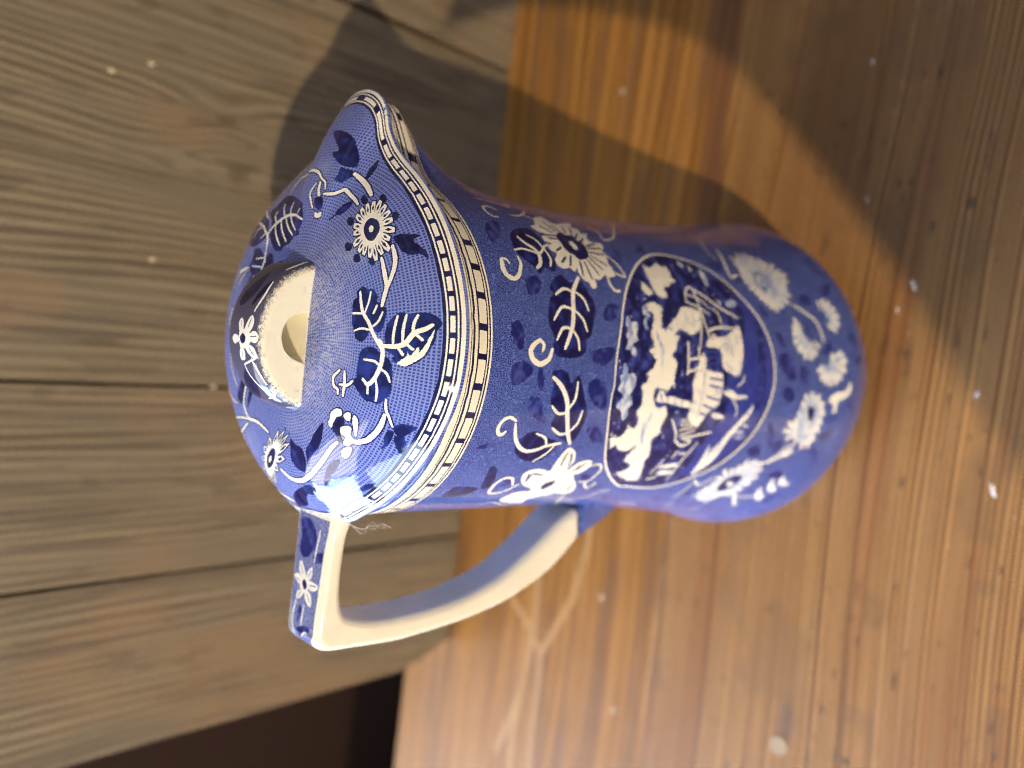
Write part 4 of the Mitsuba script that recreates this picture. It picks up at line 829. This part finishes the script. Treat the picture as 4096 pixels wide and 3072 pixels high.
# ------------------------------------------------------------------ knob of the lid
KX, KZ, KA, KB, KT, KR = .0010, .2655, .0208, .0184, .0085, .0060
def inset(y):
    q = np.clip((np.abs(y) - (KT - KR)) / KR, 0, 1); return KR * .55 * (1 - np.sqrt(np.maximum(1 - q * q, 0)))
def knob():
    ys = np.r_[-KT + KR * (1 - np.cos(np.linspace(0, np.pi / 2, 14))) * 1.0, np.linspace(-KT + KR, KT - KR, 6)[1:-1], KT - KR * (1 - np.cos(np.linspace(np.pi / 2, 0, 14)))]
    ys[0], ys[-1] = -KT, KT
    th = np.linspace(-.10, np.pi + .10, 90); rows = []
    for y in ys:
        e = inset(y); rows.append(np.stack([KX + (KA - e) * np.cos(th), np.full(90, y), KZ + (KB - e) * np.sin(th)], -1))
    V = np.array(rows); n, mm = V.shape[:2]; f = []
    for a_ in range(n - 1):
        for b_ in range(mm):
            c_ = (b_ + 1) % mm; f += [[a_ * mm + b_, (a_ + 1) * mm + b_, (a_ + 1) * mm + c_], [a_ * mm + b_, (a_ + 1) * mm + c_, a_ * mm + c_]]
    f += [[0, b_, b_ + 1] for b_ in range(1, mm - 1)] + [[(n - 1) * mm, (n - 1) * mm + b_ + 1, (n - 1) * mm + b_] for b_ in range(1, mm - 1)]
    m = trimesh.Trimesh(V.reshape(-1, 3), f, process=True)
    if m.volume < 0: m.invert()
    K = m3.Manifold(m3.Mesh(np.array(m.vertices, np.float32), np.array(m.faces, np.uint32)))
    hole = [(.0074, .2690), (.0073, .2694)] + [(KX - .0001 + .0062 * math.cos(t), .2692 + .0066 * math.sin(t)) for t in np.linspace(.1, np.pi - .1, 24)] + [(-.0055, .2694), (-.0056, .2690)]
    hm = None
    for s, y0, y1 in ((1.10, -.012, -.0074), (1.03, -.0076, -.0064), (1.0, -.0066, .0066), (1.05, .0064, .012)):
        cs = m3.CrossSection([[((x - KX) * s + KX, z if z < .2692 else .269 + (z - .269) * s) for x, z in hole]])
        h_ = m3.Manifold.extrude(cs, y1 - y0).rotate([90, 0, 0]).translate([0, y1, 0]); hm = h_ if hm is None else hm + h_
    return K - hm
put('lid__knob', knob(), 'glaze_knob', 38, label='arched cream knob with a printed blue top')
def S_knob(a, b):   # a = angle in degrees, b = y in mm
    y = b / 1000; e = inset(y); t = np.radians(a)
    return np.stack([KX + (KA - e) * np.cos(t), y, KZ + (KB - e) * np.sin(t)], -1)
def kput(name, poly, lev, mat, sx=3.0):
    poly = shapely.affinity.scale(poly, sx, 1, origin=(0, 0)) if sx != 1 else poly
    v, f, n = drape(lambda a, b: S_knob(a * 3.0, b), poly, lev, 1.0); pk = numbered('lid__knob__' + name); raw(pk, v, f, n, mat)
    if hasattr(poly, 'geoms'): labels[pk] = {'kind': 'stuff'}
kp = lambda s: [(x / 3.0, y) for x, y in pt(s)]
kput('leaf', blob(kp('49.2,-5.4 67.5,-3.6 70.7,-4.0 59,-5.9 50,-6.5')), .05, 'ink_k', 1)
kput('leaf', blob(kp('40,-2 66,3 72,1 60,-3')), .05, 'ink_k', 1); kput('leaf', blob(kp('118,-1 140,4 148,1 130,-4')), .05, 'ink_k', 1)
kput('flower', so.unary_union([blob(kp(s)) for s in ('91.1,-2.86 85.8,-3.44 78.5,-4.73 79.6,-5.75 84.9,-6.05 91.4,-4.85', '92.2,-4.87 89.0,-6.55 92.8,-7.6 97.9,-6.95 95.9,-5.13', '99.1,-4.33 101.1,-6.36 109.1,-7.11 108.9,-5.67 101.5,-3.37', '100.4,-1.84 105.4,-3.12 111.0,-2.45 110.8,-0.54 105.3,-0.50', '90.9,-0.76 84.3,0.26 81.0,-0.94 84.5,-2.27 90.5,-2.29', '90.1,-0.71 88.7,-3.68 92.0,-5.40 96.5,-5.64 101.3,-4.26 102.7,-1.71 99.2,-0.66', '96,-1 100,1.6 96.5,3 93,1.5')]), .08, 'ink_w', 1)
kput('flower_centre', blob(kp('94.6,-1.07 91.6,-2.35 93.9,-3.69 97.4,-3.48 99.2,-2.15 97.5,-1.25')), .11, 'ink_k', 1)
kput('petal_line', so.unary_union([stroke(kp(s), .22) for s in ('80,-5.2 87,-4.5', '92.8,-7 93.5,-5.5', '107,-6.3 102,-5', '109,-1.6 104,-1.8', '82.5,-.8 87,-1.4')]), .11, 'ink_m', 1)
kput('stem', so.unary_union([stroke(kp(s), .5) for s in ('49.0,-6.12 62.4,-6.29 75.0,-5.38', '109.8,-5.26 119.0,-6.26 131.9,-6.9', '114.4,-1.88 109.8,-6.25', '115.3,-1.71 121.8,-2.44 131.6,-4.26 144.7,-6.7', '33.8,-6.01 24.6,-6.4 13.0,-6.11', '136.8,-7.0 143.2,-6.9 146,-4')]), .08, 'ink_w', 1)

# ------------------------------------------------------------------ small things
def tube(q, r):
    q = spline(q, False); m = []
    for a_, b_ in zip(q[:-1], q[1:]):
        if np.linalg.norm(b_ - a_) > 1e-6: m.append(trimesh.creation.cylinder(radius=r, segment=[a_, b_], sections=6))
    return trimesh.util.concatenate(m)
LINT = np.array([[-.0500, -.0122, .2538], [-.0505, -.0125, .2510], [-.0520, -.0125, .2478], [-.0512, -.0125, .2450], [-.0518, -.0125, .2423], [-.0508, -.0125, .2409], [-.0517, -.0125, .2389], [-.0526, -.0125, .2372]])
r_ = np.random.default_rng(3)
fib = [tube(LINT, .00005)] + [tube(LINT[a_:b_] + r_.normal(0, .00045, (b_ - a_, 3)) + [-.0002, -.0004, 0], .00003) for a_, b_ in ((0, 5), (2, 8), (1, 7), (3, 8), (0, 4))]
put('lint', trimesh.util.concatenate(fib), 'fibre', label='wisp of white lint fibre caught under the lid edge by the handle', category='lint')
FL = [(.1519, -.036, 1.4), (.1461, -.0639, .6), (.128, -.0485, .7), (.085, -.0292, .6), (.0494, -.0681, 2.0), (.0379, -.0629, 1.3), (.0279, -.0692, .8), (.0043, -.1, 1.3), (-.0350, -.1113, 2.4), (-.0437, -.1206, .7), (-.0616, -.0979, .6), (.0882, -.0424, 1.2)]
for i, (x, y, s) in enumerate(FL):
    n_ = 26; t = np.linspace(0, 2 * np.pi, n_, endpoint=False); el = 2.6 if s > 1.1 else 1.2
    rr_ = .00042 * s * (1 + r_.normal(0, .28, n_)); rr_ = np.clip((rr_ + np.roll(rr_, 1)) / 2, .0001, None)
    a_ = r_.uniform(-.5, .5); xy = np.c_[rr_ * np.cos(t) * el, rr_ * np.sin(t)] @ np.array([[math.cos(a_), math.sin(a_)], [-math.sin(a_), math.cos(a_)]])
    v = np.vstack([np.c_[xy, np.zeros(n_)], np.c_[xy * .72, np.full(n_, .00012)], [[0, 0, .00014]]]) + [x, y, .00002]
    f = [[k_, (k_ + 1) % n_, n_ + (k_ + 1) % n_] for k_ in range(n_)] + [[k_, n_ + (k_ + 1) % n_, n_ + k_] for k_ in range(n_)] + [[n_ + k_, n_ + (k_ + 1) % n_, 2 * n_] for k_ in range(n_)]
    put(numbered('paint_fleck'), trimesh.Trimesh(v, f, process=False), 'paint', label='tiny white paint fleck stuck on the table top', category='paint fleck', group='white paint flecks scattered on the table')
for x, y in ((-.1393, .0794), (-.2005, .0619), (.1556, .1086)):
    m = trimesh.creation.icosphere(2, 1.0); m.vertices *= 1 + r_.normal(0, .1, (len(m.vertices), 1)); m.apply_scale([.0020, .0013, .0003]); m.apply_translation([x, y, .0001])
    put(numbered('crumb'), m, 'chip', True, label='small pale crumb lying on the table top', category='crumb', group='pale crumbs on the table')
for x, z in ((.1051, .2488), (.1134, .2316), (.0234, .2236), (-.037, .187)):
    m = trimesh.creation.icosphere(2, 1.0); m.apply_scale([.0011, .0004, .0016]); m.apply_translation([x, WY - .0002, z])
    put(numbered('plank_wall__chip'), m, 'chip', True)

# ------------------------------------------------------------------ a curtain out of frame towards the lamp: its edge shades the front right of the table
EDGE = [(.232, .30), (.2120, .180), (.1740, .068), (.1090, -.004), (.0400, -.064), (-.03, -.115), (-.2, -.27)]
def curtain():
    fr = .33; rows = []
    E = spline(EDGE, False) + np.array([.005, -.004])
    for u in np.linspace(0, 1, 40):
        far = E + np.array([.75, -.45]) * u
        P = np.c_[far, np.zeros(len(E))]; Q = P + (LAMP_POS - P) * fr
        fold = .010 * math.sin(u * 38) * min(1, u * 8)
        rows.append(Q + LAMP_DIR * fold)
    V = np.array(rows); n, mm = V.shape[:2]
    a_ = V.reshape(-1, 3); f = grid_faces(n, mm)
    return trimesh.Trimesh(np.vstack([a_, a_ + LAMP_DIR * .0015]), np.vstack([f, f[:, ::-1] + len(a_)]), process=False)
put('curtain', curtain(), 'linen', True, label='plain linen curtain hanging in folds out of frame beside the lamp', category='curtain')
